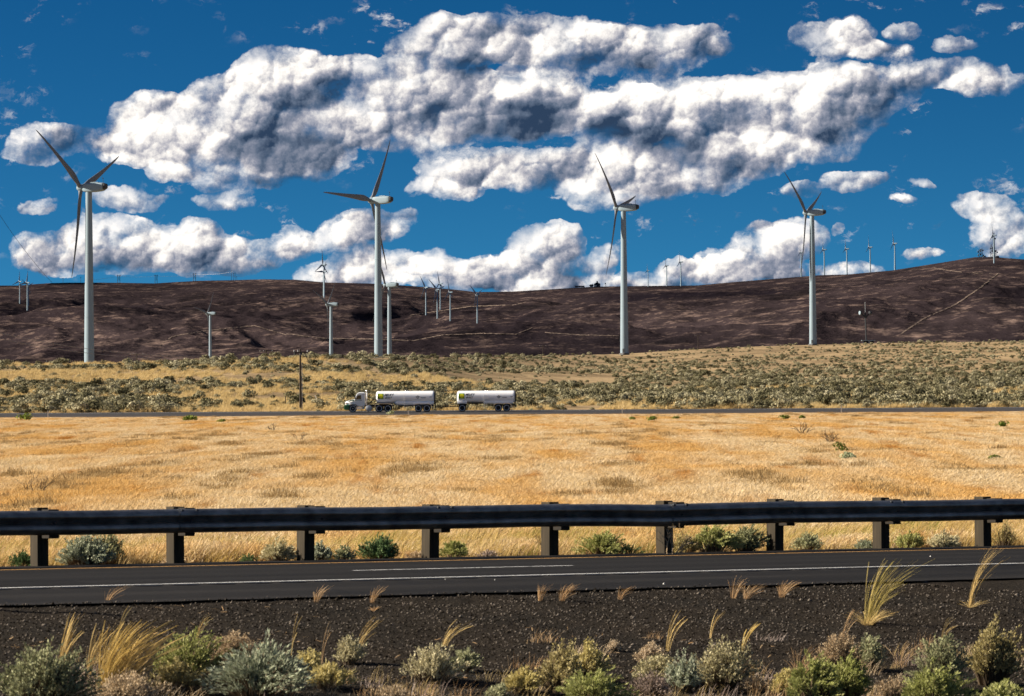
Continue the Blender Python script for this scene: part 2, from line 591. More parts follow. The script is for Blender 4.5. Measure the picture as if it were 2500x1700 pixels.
def bump(t, b, height, strength=0.5, dist=0.02):
    nd = t.new('ShaderNodeBump')
    nd.inputs['Strength'].default_value = strength
    nd.inputs['Distance'].default_value = dist
    t.put(nd, 'Height', height)
    t.l.new(nd.outputs[0], b.inputs['Normal'])


def mat_plain(name, col, rough=0.7, metal=0.0, var=0.0, scale=8.0, spec=0.3):
    m, t, b = mat_new(name)
    b.inputs['Roughness'].default_value = rough
    b.inputs['Metallic'].default_value = metal
    b.inputs['Specular IOR Level'].default_value = spec
    if var:
        pos = t.new('ShaderNodeTexCoord').outputs['Object']
        n = t.noise(pos, scale, 4.0, 0.6)
        t.put(b, 'Base Color', t.ramp(n, [(0.3, [c * (1 - var) for c in col]), (0.7, [min(1, c * (1 + var)) for c in col])]))
    else:
        b.inputs['Base Color'].default_value = tuple(col) + (1.0,)
    return m


# land: gravel verge, dry field, brush soil, by place
M_GROUND, t, b = mat_new('land')
geo = t.new('ShaderNodeNewGeometry')
pos = geo.outputs['Position']
gx, gy, gz = t.sep(pos)
nn = t.m('ADD', t.m('MULTIPLY', gx, -RS), t.m('MULTIPLY', gy, RC))
g1 = t.noise(pos, 38.0, 3.0, 0.7)
g2 = t.noise(pos, 0.8, 3.0, 0.6)
grav = t.mix(t.rng(g2, .35, .65), t.ramp(g1, [(.3, (.007, .0060, .0048)), (.60, (.025, .0212, .0164)), (.78, (.085, .072, .056))]), t.ramp(g1, [(.3, (.009, .0070, .0050)), (.60, (.033, .0258, .0184)), (.78, (.095, .076, .056))]))
fpos = t.v('MULTIPLY', pos, (1.0, 0.45, 1.0))
f1 = t.noise(fpos, 0.10, 5.0, 0.6)
f2 = t.noise(fpos, 0.9, 4.0, 0.65)
field = t.mix(t.rng(f1, .38, .62), (.50, .34, .17), (.58, .43, .26))
field = t.mix(t.rng(f2, .47, .62), field, (.20, .115, .045))
bpos = t.v('MULTIPLY', pos, (1.0, 0.4, 1.0))
b1 = t.noise(bpos, 0.05, 5.0, 0.6)
b2 = t.noise(bpos, 0.5, 4.0, 0.65)
brush = t.mix(t.rng(b1, .40, .62), (.34, .245, .135), (.19, .135, .075))
brush = t.mix(t.rng(b2, .55, .72), brush, (.10, .085, .04))
col = t.mix(t.rng(nn, N_RAIL - 0.6, N_RAIL + 0.3), grav, field)
col = t.mix(t.rng(gy, FR1 + 2, FR1 + 30), col, brush)
t.put(b, 'Base Color', col)
b.inputs['Roughness'].default_value = 1.0
b.inputs['Specular IOR Level'].default_value = 0.05
bh = t.m('ADD', t.m('MULTIPLY', g1, 0.6), t.m('MULTIPLY', t.noise(pos, 9.0, 3.0, .6), 0.8))
bump(t, b, bh, 0.9, 0.03)

# burnt hills
M_HILL, t, b = mat_new('burnt_hillside')
pos = t.new('ShaderNodeNewGeometry').outputs['Position']
hp = t.v('MULTIPLY', pos, (0.62, 0.20, 2.8))
hA = t.noise(hp, 1 / 420.0, 5.0, 0.62, w=1.0)
hB = t.noise(hp, 1 / 62.0, 6.0, 0.68, w=2.0, dist=0.6)
hC = t.noise(hp, 1 / 17.0, 4.0, 0.7, w=3.0)
base = t.mix(t.rng(hA, .36, .64), (.0095, .0076, .0105), (.036, .0265, .0280))
hD = t.noise(hp, 1 / 7.0, 3.0, 0.75, w=8.0)
spots = t.rng(t.m('ADD', t.m('ADD', t.m('MULTIPLY', hB, 0.50), t.m('MULTIPLY', hC, 0.36)), t.m('MULTIPLY', hD, .22)), .555, .66)
spots = t.m('MULTIPLY', spots, t.rng(hA, .34, .60, .25, 1.0))
col = t.mix(spots, base, (.19, .135, .112))
col = t.mix(t.rng(t.noise(hp, 1 / 130.0, 4.0, 0.6, w=6.0), .54, .68, 0, .85), col, (.0085, .0072, .0085))
t.put(b, 'Base Color', col)
b.inputs['Roughness'].default_value = 1.0
b.inputs['Specular IOR Level'].default_value = 0.0
bump(t, b, t.m('ADD', hB, t.m('ADD', t.m('MULTIPLY', hC, .7), t.m('MULTIPLY', hD, .4))), 0.8, 7.0)

# asphalt
def asphalt(name, dark, light, along, tint=1.0):
    m, t, b = mat_new(name)
    pos = t.new('ShaderNodeNewGeometry').outputs['Position']
    x, y, z = t.sep(pos)
    if along:
        s_ = t.m('ADD', t.m('MULTIPLY', x, RC), t.m('MULTIPLY', y, RS))
        n_ = t.m('ADD', t.m('MULTIPLY', x, -RS), t.m('MULTIPLY', y, RC))
    else:
        s_, n_ = x, y
    v = t.comb(t.m('MULTIPLY', s_, 0.16), t.m('MULTIPLY', n_, 2.2), 0.0)
    a1 = t.noise(v, 1.0, 5.0, 0.6)
    a2 = t.noise(pos, 55.0, 3.0, 0.75)
    a3 = t.noise(t.comb(t.m('MULTIPLY', s_, 0.05), n_, 0.0), 0.5, 3.0, 0.5)
    c = t.mix(t.rng(a1, .3, .7), dark, light)
    c = t.mix(t.rng(a3, .45, .65, 0, .5), c, [q * 1.35 for q in light])
    c = t.mix(t.rng(a2, .60, .78, 0, .7), c, [q * 2.6 for q in light])
    # joints that crossed the mat and were sealed with tar
    crk = t.new('ShaderNodeTexVoronoi', feature='DISTANCE_TO_EDGE', voronoi_dimensions='2D')
    t.put(crk, 'Vector', t.v('ADD', t.comb(t.m('MULTIPLY', s_, .22), t.m('MULTIPLY', n_, .45), 0), t.v('MULTIPLY', t.noise(pos, 1.1, 3.0, .6, out=1), (.35, .35, 0))))
    crk.inputs['Scale'].default_value = 1.0
    if along:
        c = t.mix(t.rng(crk.outputs['Distance'], 0.006, 0.026, .85, 0), c, (.006, .006, .007))
    if along:
        wt_ = t.m('COSINE', t.m('MULTIPLY', t.m('SUBTRACT', n_, N_SKIP), 2 * math.pi / 1.75))
        c = t.mix(t.m('MULTIPLY', t.rng(wt_, -.2, .9), t.rng(a1, .25, .7, .25, .7)), c, [q * 1.9 for q in light])
        pt = t.new('ShaderNodeTexVoronoi', voronoi_dimensions='2D')
        t.put(pt, 'Vector', t.comb(t.m('MULTIPLY', s_, .11), t.m('MULTIPLY', n_, .5), 0))
        pt.inputs['Scale'].default_value = 1.0
        c = t.mix(t.rng(t.sep(pt.outputs['Color'])[0], .80, .84, 0, .45), c, [q * .5 for q in dark])
    t.put(b, 'Base Color', c)
    b.inputs['Roughness'].default_value = 0.9
    b.inputs['Specular IOR Level'].default_value = 0.12
    bump(t, b, a2, 0.5, 0.008)
    return m


M_LANE = asphalt('lane_asphalt', (.0056, .0051, .0048), (.0092, .0085, .0079), True)
M_SHOULDER = asphalt('shoulder_asphalt', (.0068, .0061, .0055), (.0108, .0097, .0087), True)
M_FAR = asphalt('far_asphalt', (.030, .029, .030), (.046, .044, .044), False)


def mat_paint(name, col):
    m, t, b = mat_new(name)
    pos = t.new('ShaderNodeNewGeometry').outputs['Position']
    n = t.noise(pos, 9.0, 5.0, 0.7)
    t.put(b, 'Base Color', t.mix(t.rng(n, .50, .74), col, (.06, .055, .05)))
    b.inputs['Roughness'].default_value = 0.6
    return m


M_WHITE_LINE = mat_paint('white_line_paint', (.74, .74, .72))
M_YELLOW_LINE = mat_paint('yellow_line_paint', (.68, .36, .10))
M_TAR = mat_plain('tar', (.006, .006, .0065), 0.55)

# ------------------------------------------------------------------ ground sheet
uu = np.concatenate([np.linspace(-2.2, -.2, 26)[:-1], np.linspace(-.2, .2, 281), np.linspace(.2, 2.2, 26)[1:]])
dd = np.concatenate([np.linspace(2, 22, 14)[:-1], np.arange(22, 62, .28), np.geomspace(62, 500, 170)[:-1], np.linspace(500, 530, 41)[:-1], np.geomspace(530, 5900, 190)])
U, D = np.meshgrid(uu, dd)
X, Y = U * D, D
Z = zg(X, Y)
nr, nc = X.shape
idx = np.arange(nr * nc).reshape(nr, nc)
quads = np.stack([idx[:-1, :-1], idx[:-1, 1:], idx[1:, 1:], idx[1:, :-1]], -1).reshape(-1, 4)
ground = link('ground', mesh_np('ground', np.stack([X, Y, Z], -1).reshape(-1, 3), quads), None, M_GROUND, True)
tag(ground, 'dark gravel verge, golden dry field and brush slope as one land surface', 'ground', kind='structure')
# the land behind the viewer
xb = np.linspace(-160, 160, 33)
yb = np.linspace(-160, 2.2, 24)
XB, YB = np.meshgrid(xb, yb)
ZB = zg(XB, YB) - 0.02
ib = np.arange(XB.size).reshape(XB.shape)
qb = np.stack([ib[:-1, :-1], ib[:-1, 1:], ib[1:, 1:], ib[1:, :-1]], -1).reshape(-1, 4)
gb = link('ground', mesh_np('ground_rear', np.stack([XB, YB, ZB], -1).reshape(-1, 3), qb), None, M_GROUND, True)
tag(gb, 'gravel verge behind the viewer, outside the picture', 'ground', kind='structure')

# ------------------------------------------------------------------ hills
uh = np.linspace(-.24, .24, 760)
dh = np.concatenate([np.linspace(HILL0, 13600, 330), np.linspace(13700, 16500, 12)])
U, D = np.meshgrid(uh, dh)
X, Y = U * D, D
Z = zh(X, Y)
nr, nc = X.shape
idx = np.arange(nr * nc).reshape(nr, nc)
quads = np.stack([idx[:-1, :-1], idx[:-1, 1:], idx[1:, 1:], idx[1:, :-1]], -1).reshape(-1, 4)
hills = link('hills', mesh_np('hills', np.stack([X, Y, Z], -1).reshape(-1, 3), quads), None, M_HILL, True)
tag(hills, 'dark burnt rolling hills along the horizon', 'hills', kind='structure')

# ------------------------------------------------------------------ near road
def strip(name, n0, n1, s0, s1, z, mat, ds=0.6, jag0=0.0, jag1=0.0, parent=None, z1=None, crossing=3):
    ss = np.arange(s0, s1 + 1e-6, ds)
    cols = np.linspace(0, 1, crossing)
    e0 = n0 + jag0 * (fbm(ss * 1.7, ss * 0 + 3.3, 3) + .5 * fbm(ss * 6, ss * 0 + 8, 2))
    e1 = n1 + jag1 * fbm(ss * 1.7, ss * 0 + 5.3, 3)
    V = []
    for c in cols:
        n_ = e0 + (e1 - e0) * c
        x, y = road_xy(ss, n_)
        V.append(np.stack([x, y, np.full_like(x, z + ((z1 - z) * c if z1 is not None else 0))], -1))
    V = np.stack(V, 0)
    k = len(ss)
    ii = np.arange(crossing * k).reshape(crossing, k)
    q = np.stack([ii[:-1, :-1], ii[:-1, 1:], ii[1:, 1:], ii[1:, :-1]], -1).reshape(-1, 4)
    return link(name, mesh_np(name, V.reshape(-1, 3), q), parent, mat)


road = tag(empty('road', (0, 0, 0)), 'dark two-lane asphalt road in front of the guardrail', 'road', kind='structure')
strip('carriageway', N_WHITE - .15, N_TOP + 0.9, -60, 130, Z_ROAD + .004, M_LANE, 0.5, 0, .25, road)
# shoulder with a broken edge and a drop to the gravel
strip('shoulder', N_EDGE, N_WHITE - .15, -60, 130, Z_ROAD - .03, M_SHOULDER, 0.12, .16, 0, road, Z_ROAD + .004, 8)
strip('shoulder_edge', N_EDGE - .03, N_EDGE + .12, -60, 130, Z_ROAD - .11, M_TAR, 0.12, .16, .16, road, Z_ROAD - .033, 3)
strip('yellow_edge_line', N_YELLOW - .055, N_YELLOW + .055, -60, 130, Z_ROAD + .009, M_YELLOW_LINE, 0.5, .006, .006, road)
strip('white_edge_line', N_WHITE - .06, N_WHITE + .06, -60, 130, Z_ROAD + .010, M_WHITE_LINE, 0.5, .006, .006, road)


def s_at(px, n):
    u = ray(px, 1380)[0]
    return (n * (RS + u * RC)) / (RC - u * RS)


sk1 = s_at(1455, N_SKIP)
sk0 = s_at(862, N_SKIP)
for k in range(-3, 6):
    a = sk0 + k * 12.2
    strip('lane_dash', N_SKIP - .05, N_SKIP + .05, a, a + (sk1 - sk0), Z_ROAD + .009, M_WHITE_LINE, 0.4, .006, .006, road)
# rumble grooves beside the white line: flat discs, oil and groove shadow as dark colour
s0 = s_at(-40, N_WHITE)
grv = None
for k in range(60):
    s_ = s0 + k * 0.44
    mbv, mbf = [], []
    for q in range(13):
        a = 2 * math.pi * q / 13
        sx, nx = s_ + .16 * math.cos(a), N_WHITE - .30 + .15 * math.sin(a)
        x, y = road_xy(sx, nx)
        mbv.append((x, y, Z_ROAD + .0085))
    me = bpy.data.meshes.new('rumble_groove')
    me.from_pydata(mbv, [], [tuple(range(13))])
    link('rumble_groove', me, road, M_TAR)

# ------------------------------------------------------------------ far road
froad = tag(empty('far_road', (0, 0, 0)), 'thin dark asphalt road across the field carrying the tanker truck', 'road', kind='structure')


def far_strip(name, y0, y1, mat, lift, wob=0.0, x0=-330, x1=330):
    xs = np.arange(x0, x1 + 1, 2.0)
    V = []
    for c in (0, .5, 1):
        y = xs * 0 + y0 + (y1 - y0) * c + (wob * fbm(xs / 9, xs * 0 + c * 5, 3) if c != .5 else 0)
        z = FRZ0 + (y - FR0) / (FR1 - FR0) * (FRZ1 - FRZ0) + lift
        V.append(np.stack([xs, y, z], -1))
    V = np.stack(V, 0)
    k = len(xs)
    ii = np.arange(3 * k).reshape(3, k)
    q = np.stack([ii[:-1, :-1], ii[:-1, 1:], ii[1:, 1:], ii[1:, :-1]], -1).reshape(-1, 4)
    return link(name, mesh_np(name, V.reshape(-1, 3), q), froad, mat)


far_strip('carriageway', FR0 + 1.0, FR1, M_FAR, 0.0, .5)
far_strip('white_edge_line', FR1 - 2.3, FR1 - 2.15, M_WHITE_LINE, 0.012)
far_strip('yellow_edge_line', FR0 + 3.2, FR0 + 3.35, M_YELLOW_LINE, 0.012)

# ------------------------------------------------------------------ wind turbines
M_TURB = mat_plain('turbine_white', (.225, .295, .34), 0.6, 0, .04, .15, .15)
M_BLADE = mat_plain('blade_grey', (.15, .16, .175), 0.6, 0, .04, .2, .15)
M_DARK = mat_plain('dark_grey', (.03, .032, .036), 0.6)
M_STEEL = mat_plain('galvanised_steel', (.42, .43, .44), 0.5, .6, .12, 3.0)


def lathe(prof, axis='z', n=32):
    """Profile of (h, r) turned about an axis; ends closed."""
    mb = MB()
    vs, fs = [], []
    for h, r in prof:
        for j in range(n):
            a = 2 * math.pi * j / n
            c, s = r * math.cos(a), r * math.sin(a)
            vs.append({'z': (c, s, h), 'x': (h, c, s), 'y': (c, h, s)}[axis])
    for i in range(len(prof) - 1):
        for j in range(n):
            k = (j + 1) % n
            fs.append((i * n + j, i * n + k, (i + 1) * n + k, (i + 1) * n + j))
    fs.append(tuple(range(n)))
    fs.append(tuple(range((len(prof) - 1) * n, len(prof) * n)))
    return mb.add(vs, fs)


def loft_x(secs, n=24, power=4.0):
    """Rounded-rectangle sections (x, z low, z high, half width) lofted along x."""
    mb = MB()
    vs, fs = [], []
    for x, zl, zh_, hw in secs:
        zc, hh = (zl + zh_) / 2, (zh_ - zl) / 2
        for j in range(n):
            a = 2 * math.pi * (j + .5) / n
            c, s = math.cos(a), math.sin(a)
            k = (abs(c) ** power + abs(s) ** power) ** (-1 / power)
            vs.append((x, hw * c * k, zc + hh * s * k))
    for i in range(len(secs) - 1):
        for j in range(n):
            k = (j + 1) % n
            fs.append((i * n + j, i * n + k, (i + 1) * n + k, (i + 1) * n + j))
    fs.append(tuple(range(n)))
    fs.append(tuple(range((len(secs) - 1) * n, len(secs) * n)))
    return mb.add(vs, fs)


ROTOR_X = -4.1
BLADE_R = 39.5


def blade_mesh(k_ch=1.0, mat=None):
    st = [(0, 1.9, 1.9), (.02, 1.9, 1.85), (.06, 2.1, 1.5), (.11, 2.75, 1.0), (.17, 3.15, .75), (.24, 3.0, .62), (.34, 2.55, .5), (.45, 2.15, .40), (.57, 1.75, .31), (.69, 1.4, .23), (.80, 1.1, .17), (.89, .85, .12), (.95, .62, .08), (.985, .38, .05), (1.0, .12, .03)]
    n = 14
    vs, fs = [], []
    for t_, ch, th in st:
        ch, th = ch * k_ch, th * k_ch
        tw = math.radians(9 * (1 - t_) ** 2 + 1)
        pre = -2.4 * t_ ** 2.2
        for j in range(n):
            a = 2 * math.pi * j / n
            e = ch * (.5 * math.cos(a)) + ch * (.18 if t_ > .05 else 0)
            h_ = th * .5 * math.sin(a) * (1.0 if t_ < .05 else (1 - .55 * math.cos(a)) / 1.3)
            # chord across the rotor plane (local y), thickness along the axis (local x)
            vs.append((h_ * math.cos(tw) + e * math.sin(tw) + pre, e * math.cos(tw) - h_ * math.sin(tw), 1.0 + t_ * (BLADE_R - 1.0)))
    for i in range(len(st) - 1):
        for j in range(n):
            k = (j + 1) % n
            fs.append((i * n + j, i * n + k, (i + 1) * n + k, (i + 1) * n + j))
    fs.append(tuple(range(n)))
    fs.append(tuple(range((len(st) - 1) * n, len(st) * n)))
    mb = MB().add(vs, fs)
    me = mb.mesh('blade')
    me.shade_smooth()
    me.materials.append(mat or M_BLADE)
    return me


ME_BLADE = blade_mesh()
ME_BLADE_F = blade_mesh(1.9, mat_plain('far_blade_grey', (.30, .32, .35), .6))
ME_HUB = lathe([(-2.55, 1.45), (-3.2, 1.6), (-4.6, 1.55), (-5.3, 1.25), (-5.8, .75), (-6.0, .25)], 'x', 24).mesh('hub')
ME_HUB.shade_smooth()
ME_HUB.materials.append(M_TURB)
ME_NAC = loft_x([(-2.5, -1.45, 1.4, 1.35), (-1.9, -1.85, 1.7, 1.65), (0, -2.05, 1.8, 1.75), (3.2, -2.05, 1.85, 1.75), (6.0, -1.85, 1.85, 1.7), (7.4, -1.55, 1.8, 1.65), (7.7, -1.4, 1.65, 1.5)], 28, 5.0).mesh('nacelle')
ME_NAC.shade_smooth()
ME_NAC.set_sharp_from_angle(angle=math.radians(35))
ME_NAC.materials.append(M_TURB)
ME_REAR_CAP = loft_x([(7.72, -1.15, 1.5, 1.4), (8.5, -1.0, 1.45, 1.3), (8.9, -.6, 1.2, 1.1)], 20, 5.0).mesh('rear_cap')
ME_REAR_CAP.materials.append(M_DARK)  # dark grey cap on the tail end of the nacelle
ME_VANE = MB().tube([(6.9, .5, 1.8), (6.9, .5, 4.1)], .09, 6).box((6.9, .5, 3.7), (.12, 1.3, .1)).tube([(6.9, -.1, 3.7), (6.9, -.1, 4.3)], .07, 6).mesh('weather_mast')
ME_VANE.materials.append(M_DARK)
ME_HATCH = loft_x([(1.2, 1.8, 2.15, .8), (2.0, 1.8, 2.25, .8), (4.4, 1.8, 2.25, .8), (5.0, 1.8, 2.1, .8)], 12, 5.0).mesh('roof_hatch')
ME_HATCH.materials.append(M_TURB)


def tower_mesh(Hh):
    me = lathe([(0, 2.28), (Hh * .33, 1.98), (Hh * .33 + .02, 2.02), (Hh * .33 + .2, 2.02), (Hh * .33 + .22, 1.97), (Hh * .66, 1.70), (Hh * .66 + .02, 1.74), (Hh * .66 + .2, 1.74), (Hh * .66 + .22, 1.69), (Hh - 2.0, 1.36)], 'z', 40).mesh('tower')
    me.shade_smooth()
    me.set_sharp_from_angle(angle=math.radians(40))
    me.materials.append(M_TURB)
    return me


def turbine(hub_px, hub_py, D, first_angle, c, label, zland, group=None, detail=True, size=1.0, hidden_base=False, base=None):
    """A turbine whose rotor centre stands at the picture point; axis turned so that the disc is seen with width c."""
    psi = -math.asin(c)
    r = ray(hub_px, hub_py)
    hx, hz = r[0] * D, r[1] * D
    off = ROTOR_X * size
    bx, by = hx - off * math.cos(psi), D - off * math.sin(psi)
    bz = zland(bx, by)
    if base is not None:
        bz = base
    Hh = (hz - bz) / size
    root = empty('wind_turbine', (bx, by, bz), psi)
    root.scale = (size,) * 3
    tag(root, label, 'wind turbine', group)
    tower = link('tower', tower_mesh(Hh), root)
    for nm, me in (('nacelle', ME_NAC), ('hub', ME_HUB)):
        o = link(nm, me, root)
        o.location = (0, 0, Hh)
        if nm == 'nacelle':
            nac = o
    if detail:
        for nm, me in (('rear_cap', ME_REAR_CAP), ('weather_mast', ME_VANE), ('roof_hatch', ME_HATCH)):
            link(nm, me, nac)
    for k in range(3):
        b_ = link('blade', ME_BLADE if detail else ME_BLADE_F, root)
        b_.location = (ROTOR_X, 0, Hh)
        b_.rotation_euler = (-math.radians(first_angle + 120 * k), 0, 0)
    return root, tower, Hh


GB = 'big white turbines on the near slope'
GM = 'turbines in the valley before the burnt hills'
GF = 'small far turbines along the hills'
T1 = turbine(197, 459, 1680, -54.6, .43, 'tall wind turbine nearest the left edge, one blade hanging straight down', zg1, GB)
T2 = turbine(906, 490, 1990, 33.0, .53, 'tall wind turbine behind the tanker with one blade level to the left', zg1, GB)
T3 = turbine(1505, 508, 2150, -43.7, .37, 'tall wind turbine right of centre with one blade reaching low to the right', zg1, GB)
T4 = turbine(1967, 520, 2400, -53.4, .41, 'rightmost of the four tall wind turbines, standing on the crest', zg1, GB)
for T, dx in ((T3, -1), (T4, -1)):
    root, tower, Hh = T
    d = MB().box((.25, -2.26, 2.2), (1.0, .2, 2.3)).build('door', M_DARK, tower)
    st = MB()
    for k in range(6):
        st.box((.25, -2.6 - .28 * k, 1.05 - .2 * k), (1.2, .26, .06))
    st.build('stairs', M_STEEL, tower)
    lathe([(0, 2.9), (.9, 2.85), (.95, 2.6)], 'z', 32).build('base_ring', mat_plain('base_concrete', (.10, .10, .10), .9), tower)
T7 = turbine(940, 696, 3400, -28.0, .42, 'wind turbine just right of the tower behind the tanker, one blade level to the right', zg1, GM)
T6 = turbine(799, 744, 4040, 49.8, .30, 'wind turbine in the valley between the utility pole and the central tower', zg1, GM)
T5 = turbine(506, 766, 5000, 40.5, .34, 'lone wind turbine in front of the dark hillside on the left', zg1, GM)


def hill_dist(px, py, d0=5600.0):
    """Distance at which the hillside is met along a picture ray."""
    x, s = ray(px, py)
    ds = np.linspace(d0, 14500, 1800)
    z = zh(x * ds, ds)
    hit = np.nonzero(z >= s * ds)[0]
    return float(ds[hit[0]]) if len(hit) else None


FAR = [  # rotor x, y, base y, first blade angle, width, label
    (1037, 702, 770, -32, .58, 'leftmost of the five small turbines on the hill right of the central tower'),
    (1065, 707, 778, -46, .66, 'small turbine in the hill row, its rotor overlapping the one behind'),
    (1072, 693, 756, -12, .45, 'highest of the five small turbines on the hill right of the central tower'),
    (1096, 714, 784, -8, .40, 'fourth of the five small turbines on the hill, one blade straight up'),
    (1162, 719, 790, -51, .50, 'rightmost of the five small turbines on the hill, blades in an open V'),
    (787, 647, 724, 2, .45, 'higher of two small turbines overlapping on the hill left of the central tower'),
    (789, 664, 727, 28, .57, 'lower of two small turbines overlapping on the hill left of the central tower'),
    (64, 691, 759, 18, .45, 'small turbine on the dark hill at the far left, left of the tall leftmost tower'),
    (67, 698, 748, 70, .6, 'small turbine half hidden behind another at the far left'),
    (46, 688, 742, 10, .5, 'small turbine cut by the left edge above the dark hill'),
    (1953, 617, 676, 6, .25, 'ridge turbine partly hidden by the rightmost tall tower'),
    (2009, 610, 670, 9, .25, 'first small ridge turbine right of the rightmost tall tower'),
    (2064, 608, 669, 8, .26, 'second small ridge turbine right of the rightmost tall tower'),
    (2121, 604, 665, 3, .30, 'third small ridge turbine right of the rightmost tall tower'),
    (2181, 595, 660, -5, .36, 'fourth small ridge turbine right of the rightmost tall tower, the largest of them'),
    (2423, 575, 643, 3, .30, 'small turbine beside the antenna masts on the summit at the far right'),
    (1580, 661, 701, 6, .28, 'lowest of three tiny ridge turbines right of the farm buildings'),
    (1625, 649, 699, 7, .30, 'middle of three tiny ridge turbines right of the farm buildings'),
    (1659, 640, 699, 1, .26, 'rightmost of three tiny ridge turbines right of the farm buildings'),
]
for hx_, hy_, by_, an, c, lab in FAR:
    D_ = hill_dist(hx_ + 4, by_)
    if D_ is None:
        D_ = float(sky_dist(np.array([ray(hx_, by_)[0]]))[0]) + 250
        size = (by_ + 3 - hy_) / F_PX * D_ / 80.0
    else:
        size = (by_ - hy_) / F_PX * D_ / 80.0
    turbine(hx_, hy_, D_, an, c, lab, zh1, GF, False, size)

# ------------------------------------------------------------------ guardrail
M_RAIL = mat_plain('weathered_rail', (.17, .17, .165), 0.36, 0.8, .45, 4.0, .3)
def mat_wood(name, a, b2, sc_=1.0):
    m, t, b = mat_new(name)
    pos = t.new('ShaderNodeTexCoord').outputs['Object']
    n = t.noise(t.v('MULTIPLY', pos, (22.0 * sc_, 22.0 * sc_, 1.6 * sc_)), 1.0, 5.0, .6)
    t.put(b, 'Base Color', t.ramp(n, [(.3, a), (.7, b2)]))
    bump(t, b, n, .6, .01)
    return m


M_POST = mat_wood('weathered_post_wood', (.013, .010, .006), (.048, .036, .020))
M_BLOCK = mat_wood('dark_block_wood', (.010, .008, .006), (.028, .022, .015))
rail = tag(empty('guardrail', (*road_xy(30, N_RAIL), Z_ROAD)), 'long steel W-beam guardrail on wooden posts along the near road', 'guardrail')
rail.rotation_euler = (0, 0, TH)
SP = 1.985
S0 = 22.88 - 30.0        # first post, along the rail from its origin
RAIL_TOP = 0.715
prof = [(0, .0), (-.028, .012), (-.072, .045), (-.083, .078), (-.072, .108), (-.022, .140), (-.004, .156), (-.022, .172), (-.072, .204), (-.083, .234), (-.072, .267), (-.028, .300), (0, .312)]


def rail_piece(sa, sb, back=0.0, seed=0):
    ks = np.arange(sa, sb + 1e-6, .11)
    vs, fs = [], []
    for s_ in ks:
        dz = .0035 * math.sin(s_ * 1.37 + 1) + .0015 * math.sin(s_ * 3.1) + .016 * math.exp(-((s_ - 2.45) / .55) ** 2) * -1
        dy = .004 * math.sin(s_ * .9 + 2)
        for (y_, z_) in prof:
            vs.append((s_, y_ - .02 + back + dy, RAIL_TOP - .312 + z_ + dz))
        for (y_, z_) in reversed(prof):
            vs.append((s_, y_ - .02 + .005 + back + dy, RAIL_TOP - .312 + z_ + dz))
    n = 2 * len(prof)
    for i in range(len(ks) - 1):
        for j in range(n):
            k = (j + 1) % n
            fs.append((i * n + j, i * n + k, (i + 1) * n + k, (i + 1) * n + j))
    fs.append(tuple(range(n)))
    fs.append(tuple(range((len(ks) - 1) * n, len(ks) * n)))
    return MB().add(vs, fs)


# panels span two posts and lap over the next one at the splice
for k in range(-3, 9):
    a = S0 + (1 + 2 * k) * SP - .16
    p = rail_piece(a, a + 2 * SP + .32, 0.011 * (k % 2)).build('rail_panel', M_RAIL, rail, 50)
    bl = MB()
    for q in (0, .22):
        for z_ in (RAIL_TOP - .018, RAIL_TOP - .16):
            pass
    for q in (.05, .27):
        o = lathe([(0, .026), (.014, .022), (.022, .012)], 'z', 10).build('splice_bolt', M_DARK, p)
        o.location = (a + q, -.055, RAIL_TOP - .028)
        o.rotation_euler = (math.radians(58), 0, 0)
wob = random.Random(3)
for k in range(-4, 14):
    s_ = S0 + k * SP
    post = MB().box((0, 0, -.1), (.16, .21, 1.60)).build('post', M_POST, rail, bevel=.008)
    tilt = wob.uniform(-.012, .012)
    post.location = (s_ + .0, .33, 0)
    post.rotation_euler = (wob.uniform(-.02, .02), tilt, 0)
    h_ = RAIL_TOP + .028 + wob.uniform(-.012, .015)
    post.scale = (1, 1, 1)
    post.location.z = h_ - .70
    blk = MB().box((0, 0, 0), (.15, .20, .37)).build('blockout', M_BLOCK, rail, bevel=.008)
    blk.location = (s_ + .045, .108, RAIL_TOP - .175 + wob.uniform(-.006, .010))
    blk.rotation_euler = (0, wob.uniform(-.03, .03), 0)
    o = lathe([(0, .024), (.014, .020), (.02, .010)], 'y', 10).build('post_bolt', M_DARK, rail)
    o.location = (s_ + .04, -.026, RAIL_TOP - .156)
    o.rotation_euler = (math.pi, 0, 0)

# ------------------------------------------------------------------ tanker truck and its two tank trailers
M_CABW = mat_plain('cab_white', (.72, .73, .72), .3, 0, .03, 2, .5)
M_GREEN = mat_plain('cab_green', (.012, .16, .055), .3, 0, 0, 1, .5)
M_GLASS = mat_plain('dark_glass', (.010, .022, .020), .08, 0, 0, 1, .6)
M_TYRE = mat_plain('tyre_rubber', (.012, .012, .012), .8)
M_RIM = mat_plain('bright_rim', (.75, .75, .76), .35, .55)
M_CHROME = mat_plain('chrome', (.68, .68, .70), .22, .9)
M_BLACK = mat_plain('chassis_black', (.008, .008, .009), .6)
M_TANK, t, b = mat_new('stainless_tank')
tp = t.new('ShaderNodeTexCoord').outputs['Object']
tn = t.noise(t.v('MULTIPLY', tp, (.5, 6.0, 6.0)), 1.0, 4.0, .6)
t.put(b, 'Base Color', t.ramp(tn, [(.3, (.84, .85, .87)), (.7, (.93, .93, .93))]))
b.inputs['Metallic'].default_value = .15
b.inputs['Roughness'].default_value = .30
M_LOGO_Y = mat_plain('logo_yellow', (.72, .66, .02), .5)
M_LOGO_G = mat_plain('logo_green', (.16, .30, .02), .5, 0, .5, 1.2)
M_PRINT = mat_plain('black_print', (.006, .006, .008), .5)
M_PRINT_G = mat_plain('grey_print', (.16, .16, .17), .5)

